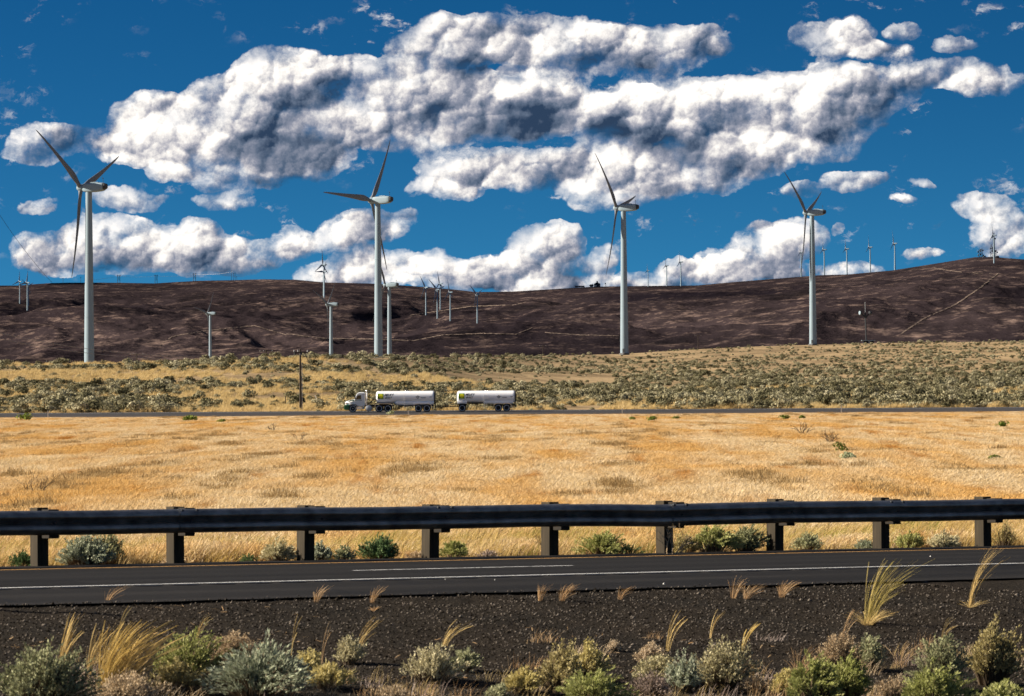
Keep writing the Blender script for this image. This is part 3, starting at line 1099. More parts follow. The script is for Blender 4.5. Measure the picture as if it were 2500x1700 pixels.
ME_TYRE = lathe([(-.13, .30), (-.14, .42), (-.11, .49), (-.05, .505), (.05, .505), (.11, .49), (.14, .42), (.13, .30)], 'y', 36).mesh('tyre')
ME_TYRE.materials.append(M_TYRE)
ME_TYRE.shade_smooth()
ME_TYRE.set_sharp_from_angle(angle=math.radians(40))
ME_RIM = lathe([(-.142, .36), (-.150, .335), (-.135, .30), (-.06, .28), (-.05, .17), (-.09, .14), (-.12, .10), (-.125, .02)], 'y', 30).mesh('rim')
ME_RIM.materials.append(M_RIM)
def open_lathe(prof, n=30):
    vs = [(r * math.cos(2 * math.pi * j / n), h, r * math.sin(2 * math.pi * j / n)) for h, r in prof for j in range(n)]
    fs = [(i * n + j, i * n + (j + 1) % n, (i + 1) * n + (j + 1) % n, (i + 1) * n + j) for i in range(len(prof) - 1) for j in range(n)]
    return MB().add(vs, fs).mesh('rim')


ME_RIM_R = open_lathe([(-.142, .375), (-.152, .35), (-.140, .325), (-.02, .31)])
ME_RIM_R.materials.append(M_RIM)
ME_RIMIN = lathe([(-.02, .315), (-.03, .14), (-.10, .12), (-.12, .02)], 'y', 24).mesh('wheel_disc')
ME_RIMIN.materials.append(M_BLACK)
ME_RIMIN_F = lathe([(-.06, .315), (-.07, .22), (-.12, .13), (-.14, .02)], 'y', 24).mesh('wheel_disc')
ME_RIMIN_F.materials.append(M_STEEL)


def wheel(parent, x, side=-1, front=False, y=1.0):
    w = link('wheel', ME_TYRE, parent)
    w.location = (x, side * y, .505)
    if side > 0:
        w.rotation_euler = (0, 0, math.pi)
    link('rim', ME_RIM_R, w)
    link('wheel_disc', ME_RIMIN_F if front else ME_RIMIN, w)
    return w


def arch(parent, x0, x1, top, y0, y1, mat, name='fender', th=.05):
    """Fender with rounded ends over an axle pair."""
    pts = [(x0, top - .42), (x0 + .06, top - .18), (x0 + .24, top - .03), (x0 + .45, top), (x1 - .45, top), (x1 - .24, top - .03), (x1 - .06, top - .18), (x1, top - .42)]
    inner = [(a + (th if a < (x0 + x1) / 2 else -th) * .8, z - th) for a, z in pts]
    return MB().prism(pts + inner[::-1], 'y', y0, y1).build(name, mat, parent)


TR_Y = 518.4
tz = FRZ0 + (TR_Y - FR0) / (FR1 - FR0) * (FRZ1 - FRZ0) + .004
TILT = math.atan((FRZ1 - FRZ0) / (FR1 - FR0))
tx = ray(841, 1000)[0] * TR_Y
truck = tag(empty('tanker_truck', (tx, TR_Y, tz), 0, TILT), 'white and green day-cab truck tractor driving left on the far road', 'truck')
# chassis
ch = MB()
for y_ in (-.42, .42):
    ch.box((3.6, y_, .86), (5.9, .09, .24))
for x_ in (1.15, 2.6, 4.66, 5.83):
    ch.box((x_, 0, .62), (.14, 1.9, .14))
ch.box((5.25, 0, 1.06), (1.1, 1.0, .12))
ch.build('chassis', M_BLACK, truck)
MB().prism([(0.0, .42), (0.02, .84), (.10, 1.0), (.74, 1.0), (.64, .42), (.45, .34), (.1, .34)], 'y', -1.16, 1.16).build('bumper', M_GREEN, truck, bevel=.04)
# hood narrows to the front
hv = []
hx = [(.12, .92, 1.30, .82), (.25, .90, 1.42, .90), (.8, .92, 1.56, 1.0), (1.36, .95, 1.70, 1.08)]
hood = MB()
vs, fs = [], []
for x_, z0_, z1_, w_ in hx:
    vs += [(x_, -w_, z0_), (x_, -w_ * .98, z1_ - .22), (x_, -w_ * .80, z1_ - .03), (x_, -w_ * .4, z1_ + .02), (x_, w_ * .4, z1_ + .02), (x_, w_ * .80, z1_ - .03), (x_, w_ * .98, z1_ - .22), (x_, w_, z0_)]
for i in range(3):
    for j in range(8):
        k = (j + 1) % 8
        fs.append((i * 8 + j, i * 8 + k, (i + 1) * 8 + k, (i + 1) * 8 + j))
fs += [tuple(range(8)), tuple(range(24, 32))]
ho = hood.add(vs, fs).build('hood', M_CABW, truck, 35)
MB().box((.115, 0, 1.1), (.03, 1.1, .34)).build('grille', M_BLACK, ho)
for s_ in (-1, 1):
    MB().prism([(.14, 1.06), (.15, 1.22), (.42, 1.30), (.40, 1.10)], 'y', s_ * .93 - .03, s_ * .93 + .03).build('headlight', M_CHROME, ho)
    MB().prism([(.45, 1.42), (1.34, 1.54), (1.34, 1.70), (.8, 1.60)], 'y', s_ * 1.03 - .05, s_ * 1.03 + .05).build('green_stripe', M_GREEN, ho)
    MB().prism([(.62, 1.36), (.78, 1.40), (.78, 1.45), (.62, 1.41)], 'y', s_ * 1.0 - .03, s_ * 1.0 + .03).build('hood_vent', M_BLACK, ho)
    arch(truck, .52, 1.78, 1.10, s_ * 1.0 - .22, s_ * 1.0 + .17, M_BLACK, 'front_fender')
cab = MB().prism([(1.36, .86), (1.36, 1.66), (1.66, 2.42), (1.80, 2.56), (2.1, 2.62), (2.66, 2.60), (2.74, 2.45), (2.74, .86)], 'y', -1.08, 1.08).build('cab', M_CABW, truck, bevel=.06)
MB().add([(1.375, -.98, 1.70), (1.375, .98, 1.70), (1.655, .92, 2.38), (1.655, -.92, 2.38), (1.34, -.98, 1.72), (1.34, .98, 1.72), (1.62, .92, 2.40), (1.62, -.92, 2.40)], [(4, 5, 6, 7), (0, 3, 2, 1), (0, 1, 5, 4), (1, 2, 6, 5), (2, 3, 7, 6), (3, 0, 4, 7)]).build('windshield', M_GLASS, cab)
for s_ in (-1, 1):
    y0, y1 = sorted((s_ * 1.075, s_ * 1.10))
    dr = MB().prism([(1.45, 1.0), (1.45, 1.70), (1.74, 2.36), (2.36, 2.40), (2.38, 1.0)], 'y', y0, y1).build('door', M_CABW, cab)
    y0, y1 = sorted((s_ * 1.10, s_ * 1.112))
    MB().prism([(1.56, 1.74), (1.80, 2.26), (2.26, 2.30), (2.28, 1.74)], 'y', y0, y1).build('side_window', M_GLASS, dr)
    MB().box((2.26, s_ * 1.115, 1.60), (.16, .03, .035)).build('handle', M_BLACK, dr)
    MB().prism([(1.38, 1.60), (2.38, 1.60), (2.38, 1.655), (1.38, 1.655)], 'y', y0, y1).build('green_stripe', M_GREEN, dr)
    MB().box((1.50, s_ * 1.34, 2.0), (.10, .2, .46)).tube([(1.55, s_ * 1.05, 2.15), (1.50, s_ * 1.34, 2.15)], .02, 6).build('mirror', M_BLACK, cab)
    st = MB().box((2.0, s_ * 1.0, .60), (.72, .42, .40))
    st.build('step_box', M_CHROME, truck, bevel=.02)
    MB().box((2.56, s_ * 1.0, .62), (.20, .34, .36)).build('battery_box', M_STEEL, truck, bevel=.03)
    lathe([(-.40, .38), (-.38, .41), (.38, .41), (.40, .38)], 'y', 32).build('round_tank', M_STEEL, truck, 40).location = (3.27, s_ * .82, .53)
    ex = MB().tube([(2.92, s_ * .86, .9), (2.92, s_ * .86, 2.55)], .085, 12).tube([(2.92, s_ * .86, 2.5), (2.92, s_ * .86, 2.78), (2.99, s_ * .86, 2.9)], .055, 10)
    ex.build('exhaust_stack', M_CHROME, truck, 40)
    wheel(truck, 1.155, s_, True)
    for x_ in (4.66, 5.83):
        wheel(truck, x_, s_)
        wheel(truck, x_, s_, False, .68)
    MB().box((6.55, s_ * .9, .60), (.03, .55, .55)).build('mud_flap', M_BLACK, truck)
arch(truck, 4.05, 6.45, 1.16, -1.2, -.62, M_CHROME, 'fender', .04)
arch(truck, 4.05, 6.45, 1.16, .62, 1.2, M_CHROME, 'fender', .04)
hs = MB()
hp = [(3.0, -.5, 1.15), (3.25, -.55, 1.1), (3.6, -.5, 1.45), (3.9, -.5, 1.7), (4.2, -.4, 1.75)]
hs.tube(hp, .04, 8)
hs.tube([(3.0, -.3, 1.3), (3.5, -.3, 1.2), (3.85, -.3, 1.75), (4.22, -.25, 2.0)], .03, 8)
hs.build('air_hose', M_BLACK, truck, 60)


def sidey(z, zl, zh_, hw, power=2.6):
    zc, hh = (zl + zh_) / 2, (zh_ - zl) / 2
    q = min(1.0, abs((z - zc) / hh))
    return hw * (1 - q ** power) ** (1 / power)


def tank_body(parent, x0, x1, zl, zh_, hw):
    secs = []
    for q, k in ((0, .55), (.05, .78), (.12, .92), (.22, .985), (.32, 1.0)):
        secs.append((x0 + q, (zl + zh_) / 2 - (zh_ - zl) / 2 * k, (zl + zh_) / 2 + (zh_ - zl) / 2 * k, hw * k))
    for q in np.linspace(x0 + .6, x1 - .5, 12):
        secs.append((float(q), zl, zh_, hw))
    for q, k in ((.30, 1.0), (.18, .985), (.09, .92), (.04, .78), (0, .55)):
        secs.append((x1 - q, (zl + zh_) / 2 - (zh_ - zl) / 2 * k, (zl + zh_) / 2 + (zh_ - zl) / 2 * k, hw * k))
    return loft_x(secs, 48, 2.6).build('tank', M_TANK, parent, 45)


def on_side(me_in, x, z, zl, zh_, hw, lift=.012, step=.05):
    """Wrap a flat shape lying in x-z (given as x, y) on the near side of a tank."""
    bm = bmesh.new()
    bm.from_mesh(me_in)
    ys = [v.co.y for v in bm.verts]
    q = min(ys) + step
    while q < max(ys):
        bmesh.ops.bisect_plane(bm, geom=bm.verts[:] + bm.edges[:] + bm.faces[:], plane_co=(0, q, 0), plane_no=(0, 1, 0))
        q += step
    for v in bm.verts:
        zz = z + v.co.y
        v.co = Vector((x + v.co.x, -sidey(zz, zl, zh_, hw) - lift, zz))
    me = bpy.data.meshes.new(me_in.name)
    bm.to_mesh(me)
    bm.free()
    return me


def text_mesh(body, size, shear=.22, bold=.009):
    cu = bpy.data.curves.new('lettering', 'FONT')
    cu.body = body
    cu.size = size
    cu.shear = shear
    cu.offset = bold
    cu.resolution_u = 3
    o = bpy.data.objects.new('lettering', cu)
    C.objects.link(o)
    bpy.context.view_layer.update()
    dg = bpy.context.evaluated_depsgraph_get()
    me = bpy.data.meshes.new_from_object(o.evaluated_get(dg))
    bpy.data.objects.remove(o)
    return me


def flat(points):
    me = bpy.data.meshes.new('print')
    me.from_pydata([(a, b_, 0) for a, b_ in points], [], [tuple(range(len(points)))])
    return me


def ring(r0, r1, n=28, sx=1.0):
    me = bpy.data.meshes.new('ring')
    vs = [(sx * r * math.cos(2 * math.pi * j / n), r * math.sin(2 * math.pi * j / n), 0) for r in (r0, r1) for j in range(n)]
    me.from_pydata(vs, [], [(j, (j + 1) % n, n + (j + 1) % n, n + j) for j in range(n)])
    return me


def livery(tank, x0, zl, zh_, hw):
    def put(me, name, x, z, mat, lift=.012):
        m2 = on_side(me, x, z, zl, zh_, hw, lift)
        return link(name, m2, tank, mat)
    zt = (zl + zh_) / 2
    put(flat([(0, 0), (.80, 0), (.80, .70), (0, .70)]), 'logo_square', x0 + .22, zt - .20, M_LOGO_G)
    put(flat([(.27 * math.cos(2 * math.pi * j / 24) * 1.05, .27 * math.sin(2 * math.pi * j / 24)) for j in range(24)]), 'logo_ball', x0 + .66, zt + .15, M_LOGO_Y, .020)
    put(text_mesh('MILKY', .43), 'lettering', x0 + 1.12, zt + .185, M_PRINT, .016)
    put(text_mesh('WAY', .43), 'lettering', x0 + 1.12, zt - .19, M_PRINT, .016)
    ex = x0 + 5.57
    put(ring(.13, .20, 28, .85), 'emblem', ex, zt + .02, M_PRINT, .016)
    put(flat([(-.40, .06), (-.17, .10), (-.17, .02)]), 'emblem', ex, zt + .02, M_PRINT_G, .016)
    put(flat([(.40, .06), (.17, .10), (.17, .02)]), 'emblem', ex, zt + .02, M_PRINT_G, .016)
    put(flat([(-.03, -.06), (.03, -.06), (.03, .10), (-.03, .10)]), 'emblem', ex, zt + .02, M_PRINT, .016)
    put(flat([(0, 0), (.75, 0), (.75, .05), (0, .05)]), 'small_print', ex + .38, zt - .04, M_PRINT_G, .014)
    put(flat([(0, 0), (.60, 0), (.60, .05), (0, .05)]), 'small_print', ex + .45, zt - .13, M_PRINT_G, .014)
    for k in range(3):
        put(flat([(0, 0), (.06, 0), (.06, .12), (0, .12)]), 'small_print', x0 + 7.15 + .11 * k, zt - .02, M_PRINT_G, .014)


def ladder(tank, x0, zl, zh_, hw, zfoot):
    """Side ladder, leaning upper ladder and manhole gear on the top of a tank."""
    l1 = MB()
    yy = -hw - .10
    for dx in (0, .34):
        l1.tube([(x0 + dx, yy, zfoot), (x0 + dx, yy, (zl + zh_) / 2 + .35)], .018, 6)
    for k in range(7):
        z_ = zfoot + .1 + k * .24
        if z_ < (zl + zh_) / 2 + .35:
            l1.tube([(x0, yy, z_), (x0 + .34, yy, z_)], .014, 6)
    l1.build('ladder', M_RIM, tank)
    l2 = MB()
    for dx in (0, .30):
        l2.tube([(x0 + .45 + dx, -hw * .98, (zl + zh_) / 2 + .10), (x0 + .12 + dx, -hw * .45, zh_ + .03)], .018, 6)
    for k in range(5):
        f = k / 4.0
        xa = x0 + .45 - .33 * f
        l2.tube([(xa, -hw * (.98 - .53 * f), (zl + zh_) / 2 + .10 + (zh_ - (zl + zh_) / 2 - .07) * f), (xa + .30, -hw * (.98 - .53 * f), (zl + zh_) / 2 + .10 + (zh_ - (zl + zh_) / 2 - .07) * f)], .014, 6)
    l2.build('upper_ladder', M_RIM, tank)
    g = lathe([(0, .27), (.08, .27), (.10, .22), (.13, .20)], 'z', 20)
    g.tube([(.1, -.28, .05), (.1, -.28, .26), (.1, .28, .26), (.1, .28, .05)], .02, 6)
    g.tube([(-.22, 0, .05), (-.22, 0, .24), (.3, 0, .24)], .02, 6)
    o = g.build('manhole', M_BLACK, tank, 40)
    o.location = (x0 + .25, 0, zh_ - .01)


HW = 1.13
# semi-trailer
tr1 = tag(empty('tank_trailer', (tx, TR_Y, tz), 0, TILT), 'front stainless milk tank semi-trailer coupled to the truck tractor', 'trailer', 'milk tank trailers')
ZL, ZH = 1.16, 2.77
tk = tank_body(tr1, 4.23, 12.05, ZL, ZH, HW)
livery(tk, 4.23, ZL, ZH, HW)
ladder(tk, 8.02, ZL, ZH, HW, .62)
loft_x([(6.72, 1.12, 1.5, .8), (6.95, .90, 1.6, 1.0), (8.0, .86, 1.6, 1.0), (11.9, .90, 1.6, 1.0)], 24, 4).build('belly', M_TANK, tr1, 40)
MB().box((5.5, 0, 1.135), (2.7, 1.5, .06)).build('coupler_plate', M_BLACK, tr1)
rr = loft_x([(12.02, ZL + .1, ZH - .02, HW * .97), (12.14, ZL + .1, ZH - .02, HW * .97)], 40, 2.6).build('rear_band', M_BLACK, tr1, 40)
fr = MB()
for y_ in (-.45, .45):
    fr.box((9.6, y_, .82), (4.6, .10, .14))
for x_ in (9.88, 11.0):
    fr.box((x_, 0, .58), (.13, 1.9, .13))
fr.box((12.15, 0, .66), (.2, 2.1, .2))
fr.box((12.1, 0, .98), (.16, .5, .5))
fr.build('running_gear', M_BLACK, tr1)
for y_ in (-.75, .75):
    lg = MB().tube([(7.25, y_, .95), (7.25, y_, .42)], .06, 8)
    lg.tube([(7.25, y_, .5), (7.75, y_, .95)], .03, 6)
    lg.box((7.25, y_, .40), (.3, .25, .04))
    lg.build('landing_leg', M_BLACK, tr1)
for k in range(5):
    MB().tube([(7.6 + k * .25, -.98, .92), (7.45 + k * .25, -1.0, .62)], .022, 6).build('outlet_pipe', M_BLACK, tr1)
for s_ in (-1, 1):
    for x_ in (9.88, 11.0):
        wheel(tr1, x_, s_)
        wheel(tr1, x_, s_, False, .68)
    MB().box((11.72, s_ * .9, .52), (.03, .55, .6)).build('mud_flap', M_BLACK, tr1)
    y0, y1 = sorted((s_ * .60, s_ * 1.2))
    arch(tr1, 9.22, 11.66, 1.12, y0, y1, M_CHROME, 'fender', .045)
ho = MB().tube([(11.9, -.2, 2.76), (12.0, -.2, 2.93), (12.35, -.2, 2.86), (12.5, -.2, 2.72), (13.4, -.2, 2.70), (14.2, -.2, 2.78), (14.75, -.2, 2.76), (14.92, -.2, 2.62), (14.98, -.2, 2.3)], .035, 8)
ho.build('transfer_hose', M_BLACK, tr1, 60)

# full trailer
tr2 = tag(empty('tank_trailer', (tx, TR_Y, tz), 0, TILT), 'rear stainless milk tank trailer towed on a drawbar', 'trailer', 'milk tank trailers')
ZL2, ZH2 = 1.14, 2.75
tk2 = tank_body(tr2, 15.0, 22.78, ZL2, ZH2, HW)
livery(tk2, 15.0, ZL2, ZH2, HW)
ladder(tk2, 18.62, ZL2, ZH2, HW, .60)
loft_x([(15.05, 1.0, 1.6, 1.0), (15.3, .95, 1.7, 1.06), (16.1, .95, 1.7, 1.06), (16.35, 1.05, 1.6, 1.0)], 24, 5).build('front_skirt', M_TANK, tr2, 40)
loft_x([(18.5, 1.04, 1.5, .8), (18.7, 1.0, 1.6, 1.0), (22.5, 1.0, 1.6, 1.0)], 24, 4).build('rear_skirt', M_TANK, tr2, 40)
MB().box((17.45, 0, 1.10), (2.2, 1.7, .12)).build('belly_shade_slab', M_BLACK, tr2)  # black slab standing in for the shade in the recess under the tank
loft_x([(22.74, ZL2 + .1, ZH2 - .02, HW * .97), (22.86, ZL2 + .1, ZH2 - .02, HW * .97)], 40, 2.6).build('rear_band', M_BLACK, tr2, 40)
fr = MB()
for y_ in (-.45, .45):
    fr.box((20.9, y_, .84), (3.6, .10, .14))
for x_ in (15.7, 20.5, 21.6):
    fr.box((x_, 0, .58), (.13, 1.9, .13))
fr.box((15.75, 0, .86), (1.0, 1.0, .2))
fr.box((22.8, 0, .70), (.2, 2.1, .2))
fr.box((22.7, 0, .98), (.18, .5, .5))
fr.build('running_gear', M_BLACK, tr2)
db = MB()
for y_ in (-.38, .38):
    db.tube([(15.3, y_, .72), (13.2, y_ * .25, .62), (12.22, 0, .62)], .05, 8)
db.tube([(12.3, .1, .75), (13.2, .12, .9), (14.2, .1, .86), (15.1, 0, 1.25)], .025, 6)
db.build('drawbar', M_BLACK, tr2)
for s_ in (-1, 1):
    wheel(tr2, 15.7, s_)
    wheel(tr2, 15.7, s_, False, .68)
    for x_ in (20.5, 21.6):
        wheel(tr2, x_, s_)
        wheel(tr2, x_, s_, False, .68)
    MB().box((16.35, s_ * .9, .55), (.03, .55, .6)).build('mud_flap', M_BLACK, tr2)
    MB().box((22.3, s_ * .9, .52), (.03, .55, .6)).build('mud_flap', M_RIM, tr2)
    y0, y1 = sorted((s_ * .60, s_ * 1.2))
    arch(tr2, 19.86, 22.26, 1.12, y0, y1, M_CHROME, 'fender', .045)
    arch(tr2, 15.02, 16.38, 1.10, y0, y1, M_BLACK, 'fender', .045)

# ------------------------------------------------------------------ poles, wires, masts
M_POLE = mat_wood('pole_wood', (.020, .015, .011), (.055, .042, .030), .5)
M_WIRE = mat_plain('wire', (.28, .26, .24), .5, .3)
M_WIRE_D = mat_plain('dark_wire', (.03, .03, .035), .6)
M_PALE = mat_plain('pale_paint', (.62, .60, .55), .6)
M_INS = mat_plain('insulator', (.45, .46, .47), .3)


def land_at(px, py, d0=524.0, d1=2600.0):
    """Point of the brush slope met along a picture ray."""
    x, s = ray(px, py)
    ds = np.linspace(d0, d1, 4000)
    z = zg(x * ds, ds)
    hit = np.nonzero(z >= s * ds)[0]
    if not len(hit):
        return None
    d = float(ds[hit[0]])
    return x * d, d, zg1(x * d, d)


def util_pole(px, py_top, D, label, arm=2.4, rz=0.0, group='wooden utility poles', r=.16, z0=None):
    x, s = ray(px, py_top)
    bx, by = x * D, D
    bz = zg1(bx, by) if z0 is None else z0
    Hh = s * D - bz
    o = tag(empty('utility_pole', (bx, by, bz), rz), label, 'utility pole', group)
    MB().tube([(0, 0, -.3), (0, 0, Hh)], [r * 1.1, r * .7], 12).build('pole', M_POLE, o, 60)
    a = MB().box((0, -.16, Hh - .45), (arm, .10, .13))
    a.tube([(-arm * .3, -.16, Hh - .45), (0, -.1, Hh - 1.1)], .025, 5).tube([(arm * .3, -.16, Hh - .45), (0, -.1, Hh - 1.1)], .025, 5)
    ar = a.build('crossarm', M_POLE, o)
    ends = []
    for k in (-.46, -.2, .46):
        i_ = lathe([(0, .05), (.1, .09), (.14, .05), (.22, .08), (.27, .04)], 'z', 10).build('insulator', M_INS, ar)
        i_.location = (arm * k, -.16, Hh - .385)
        ends.append(o.matrix_basis @ Vector((arm * k, -.16, Hh - .1)))
    return o, Hh, ends


def wire(a, b_, sag, label, cat='wire', r=.03, mat=M_WIRE, group=None, n=26, name='power_line'):
    a, b_ = Vector(a), Vector(b_)
    pts = []
    for i in range(n + 1):
        f = i / n
        p = a.lerp(b_, f)
        p.z -= sag * 4 * f * (1 - f)
        pts.append(p)
    o = MB().tube(pts, r, 5).build(name, mat, None)
    tag(o, label, cat, group)
    return o


pole1, PH, _ = util_pole(733, 853, 536.0, 'tall dark wooden utility pole beside the far road left of the truck', 2.2, .5)
pb = MB().tube([(.20, -.12, .1), (.19, -.12, PH * .78)], .05, 6)
pb.build('conduit', M_INS, pole1)
pc = MB().box((-.9, -.25, PH - .62), (.22, .22, .36)).box((.0, -.25, PH - .6), (.28, .28, .4))
pc.tube([(-1.0, -.2, PH - .3), (-1.05, -.2, PH - .9)], .05, 6).tube([(.6, -.2, PH - .6), (1.15, -.25, PH - 1.7)], .035, 6)
pc.build('transformer_gear', M_DARK, pole1)
# guy marker and small posts about the pole
x_, y_, z_ = land_at(780, 991)
g = tag(empty('guy_marker', (x_, y_, z_)), 'pale leaning guy-wire guard in the dry grass right of the utility pole', 'marker')
MB().tube([(0, 0, -.1), (-.62, 0, 1.55)], .055, 6).build('sleeve', M_PALE, g)
for px, py, hgt, mat, lab, nm in ((697, 990, 1.3, M_POLE, 'thin dark stake in the grass left of the utility pole', 'fence_post'), (726, 991, .7, M_PALE, 'short pale stub post at the foot of the utility pole', 'marker_post'),
                                  (108, 1008, 1.4, M_POLE, 'dark wooden post among brush near the far left of the far road', 'fence_post')):
    p = land_at(px, py)
    mb = MB().tube([(0, 0, -.2), (0, 0, hgt)], .06, 6).box((0, 0, hgt + .02), (.16, .08, .05))
    o = mb.build(nm, mat, None)
    o.location = p
    tag(o, lab, 'post')


def delineator(px, py_base, D, hgt, lab):
    x, _s = ray(px, py_base)
    o = empty('delineator_post', (x * D, D, zg1(x * D, D)))
    tag(o, lab, 'post', 'roadside delineator posts')
    MB().box((0, 0, hgt / 2 - .1), (.10, .03, hgt + .2)).build('post', M_PALE, o)
    MB().box((0, -.02, hgt - .12), (.09, .02, .14)).build('reflector', M_INS, o)


delineator(117, 1025, 504.5, 1.0, 'small white delineator post by the left end of the far road')
delineator(997, 1012, 504.8, .8, 'thin delineator post in front of the front tank trailer')
delineator(1519, 1000, 504.6, .9, 'thin delineator post by the far road right of the truck')
delineator(2054, 998, 504.6, 1.1, 'pale delineator post by the far road towards the right')

# distribution line beyond the crest
LINE = [(130, 880, 1100, 'smallest crossarm poking above the brush by the leftmost tall tower'), (334, 862, 1150, 'pole top above the brush between the leftmost tall tower and lone turbine'),
        (650, 855, 1180, 'small utility pole above the brush left of the tall near pole'), (893, 860, 1350, 'small utility pole just left of the central tower base'),
        (1117, 859, 1700, 'small utility pole above the brush over the rear trailer'), (1325, 843, 2250, 'utility pole standing against the dark hill right of centre'),
        (1704, 818, 2400, 'taller plain pole on the grassy rise between the two right towers')]
prev = None
for px, py, D_, lab in LINE:
    o, Hh, ends = util_pole(px, py, D_, lab, 4.2, -.2, 'poles of the distant power line', .22)
    if prev is not None and px < 900:
        for a, b_ in list(zip(prev, ends))[::2]:
            pass
    prev = ends
off = Vector((ray(-60, 800)[0] * 900, 900, ray(-60, 800)[1] * 900))
e2 = Vector((ray(530, 869)[0] * 1170, 1170, ray(530, 869)[1] * 1170))
e3 = Vector((ray(650, 856)[0] * 1180, 1180, ray(650, 856)[1] * 1180))
wire(off, e2, 2.2, 'upper pale power line sagging across the dark hill at the left', r=.055, group='power lines at the left')
wire(off + Vector((0, 0, -1.3)), e2 + Vector((0, 0, -.4)), 2.4, 'lower pale power line sagging across the dark hill at the left', r=.055, group='power lines at the left')
wire(e2, e3, .5, 'power line rising to the small pole left of the tall near pole', r=.05, group='power lines at the left')

# H-frame transmission line on the left skyline
HFR = [(290, 671), (381, 671), (475, 667)]
hp_ = []
for i, (px, py) in enumerate(HFR):
    x, s = ray(px, py)
    D_ = float(sky_dist(np.array([x]))[0]) - 150
    bz = zh1(x * D_, D_)
    Hh = s * D_ - bz
    o = tag(empty('transmission_tower', (x * D_, D_, bz)), ('left', 'middle', 'right')[i] + ' of three H-frame power poles on the left skyline', 'power pole', 'H-frame poles on the left skyline')
    mb = MB()
    for dx in (-3.6, 3.6):
        MB().tube([(dx, 0, -2), (dx, 0, Hh)], .75, 6).build('pole', M_POLE, o)
    MB().box((0, 0, Hh - 3), (14, .8, .9)).tube([(-3.6, 0, Hh * .35), (3.6, 0, Hh - 4)], .3, 5).tube([(3.6, 0, Hh * .35), (-3.6, 0, Hh - 4)], .3, 5).build('crossarm', M_POLE, o)
    hp_.append(Vector((x * D_, D_, s * D_ - 4)))
x, s = ray(568, 664)
hp_.append(Vector((x * 13000, 13000, s * 13000)))
x, s = ray(205, 683)
hp_.insert(0, Vector((x * 13000, 13000, s * 13000)))
for i in range(len(hp_) - 1):
    wire(hp_[i], hp_[i + 1], 4.0, ('first', 'second', 'third', 'last')[i] + ' pale power line span from the left along the left skyline', r=.26, mat=M_INS, group='power line spans on the left skyline')


def plain_mast(px, py_top, lab, r=.6, kind='mast', group=None, drums=0):
    x, s = ray(px, py_top)
    D_ = float(sky_dist(np.array([x]))[0]) - 120
    bz = zh1(x * D_, D_)
    Hh = s * D_ - bz
    o = tag(empty(kind, (x * D_, D_, bz)), lab, 'mast', group)
    MB().tube([(0, 0, -2), (0, 0, Hh)], [r, r * .7], 6).build('pole', M_POLE, o)
    if drums:
        MB().box((0, 0, Hh - 2), (4.5, .8, .8)).build('crossarm', M_POLE, o)
    return o


GSK = 'thin masts on the left skyline'
for px, py, lab in ((154, 679, 'thin pole on the skyline left of the tall leftmost tower'), (197, 676, 'thin pole on the skyline touching the tall leftmost tower'),
                    (565, 661, 'tallest of the cluster of thin masts on the left skyline'), (570, 666, 'second thin mast of the cluster on the left skyline'), (574, 666, 'third thin mast of the cluster on the left skyline'), (578, 675, 'shortest thin mast of the cluster on the left skyline')):
    plain_mast(px, py, lab, .55, 'antenna_mast', GSK, 1)
# guy cable from a mast beyond the left edge
a = ray(-25, 488)
b_ = ray(127, 690)
wire((a[0] * 5000, 5000, a[1] * 5000), (b_[0] * 6500, 6500, b_[1] * 6500), 6, 'thin dark guy cable slanting down at the left edge of the sky', 'cable', .26, M_WIRE_D, name='guy_cable')
M_BANK = mat_plain('bank_earth', (.016, .014, .018), 1.0)
# flat-topped spoil bank on the left skyline
x0, s0_ = ray(127, 691)
x1, s1_ = ray(248, 691)
Db = 13100.0
bank = MB().prism([(x0 * Db - 14, 0), (x0 * Db, 5), (x0 * Db + 60, 6), (x1 * Db - 20, 5.5), (x1 * Db + 16, 0), (x1 * Db, -14), (x0 * Db, -14)], 'y', Db - 30, Db + 30).build('spoil_bank', M_BANK, None)
bank.location.z = s0_ * Db - 7
tag(bank, 'flat dark bank along the skyline behind the tall leftmost tower', 'bank')

# farm on the ridge
xf, sf = ray(1427, 702)
M_BARN = mat_plain('barn_dark', (.012, .016, .026), .8)
M_BARN_L = mat_plain('barn_pale', (.30, .32, .33), .7)


def ridge_pt(px):
    u = ray(px, 700)[0]
    D_ = float(sky_dist(np.array([u]))[0]) - 60
    return u * D_, D_, zh1(u * D_, D_)


x_, y_, z_ = ridge_pt(1415)
o = tag(empty('long_shed', (x_, y_, z_)), 'long low dark shed left of the farm buildings on the ridge', 'shed')
MB().box((0, 0, 5.2), (33, 9, 4.4)).build('roof', M_BARN, o)
for k in range(7):
    MB().box((-15 + k * 5, -4, 1.2), (1.2, 1.2, 5)).build('post', M_BARN, o)
x_, y_, z_ = ridge_pt(1458)
o = tag(empty('barn', (x_, y_, z_ - 1)), 'dark gabled barn with a small roof cupola on the ridge', 'barn')
MB().box((0, 0, 5), (21, 14, 12)).build('wall', M_BARN, o)
rf = MB().prism([(-11.5, 10.4), (0, 16.2), (11.5, 10.4), (11.5, 11.4), (0, 17.4), (-11.5, 11.4)], 'y', -8, 8).build('roof', M_BARN, o)
MB().prism([(-2.4, 15.5), (-2.4, 20), (0, 21.6), (2.4, 20), (2.4, 15.5)], 'y', -2.5, 2.5).build('cupola', M_BARN, rf)
MB().box((-5.5, -7.2, 5), (6, .4, 5)).build('door', M_BARN_L, o)
MB().prism([(-10.4, 11), (0, 17), (10.4, 11)], 'y', -7.1, -6.9).build('gable', M_BARN, o)
x_, y_, z_ = ridge_pt(1444)
o = tag(empty('farmhouse', (x_, y_, z_ - 1)), 'low pale farmhouse with a dark roof left of the barn', 'house')
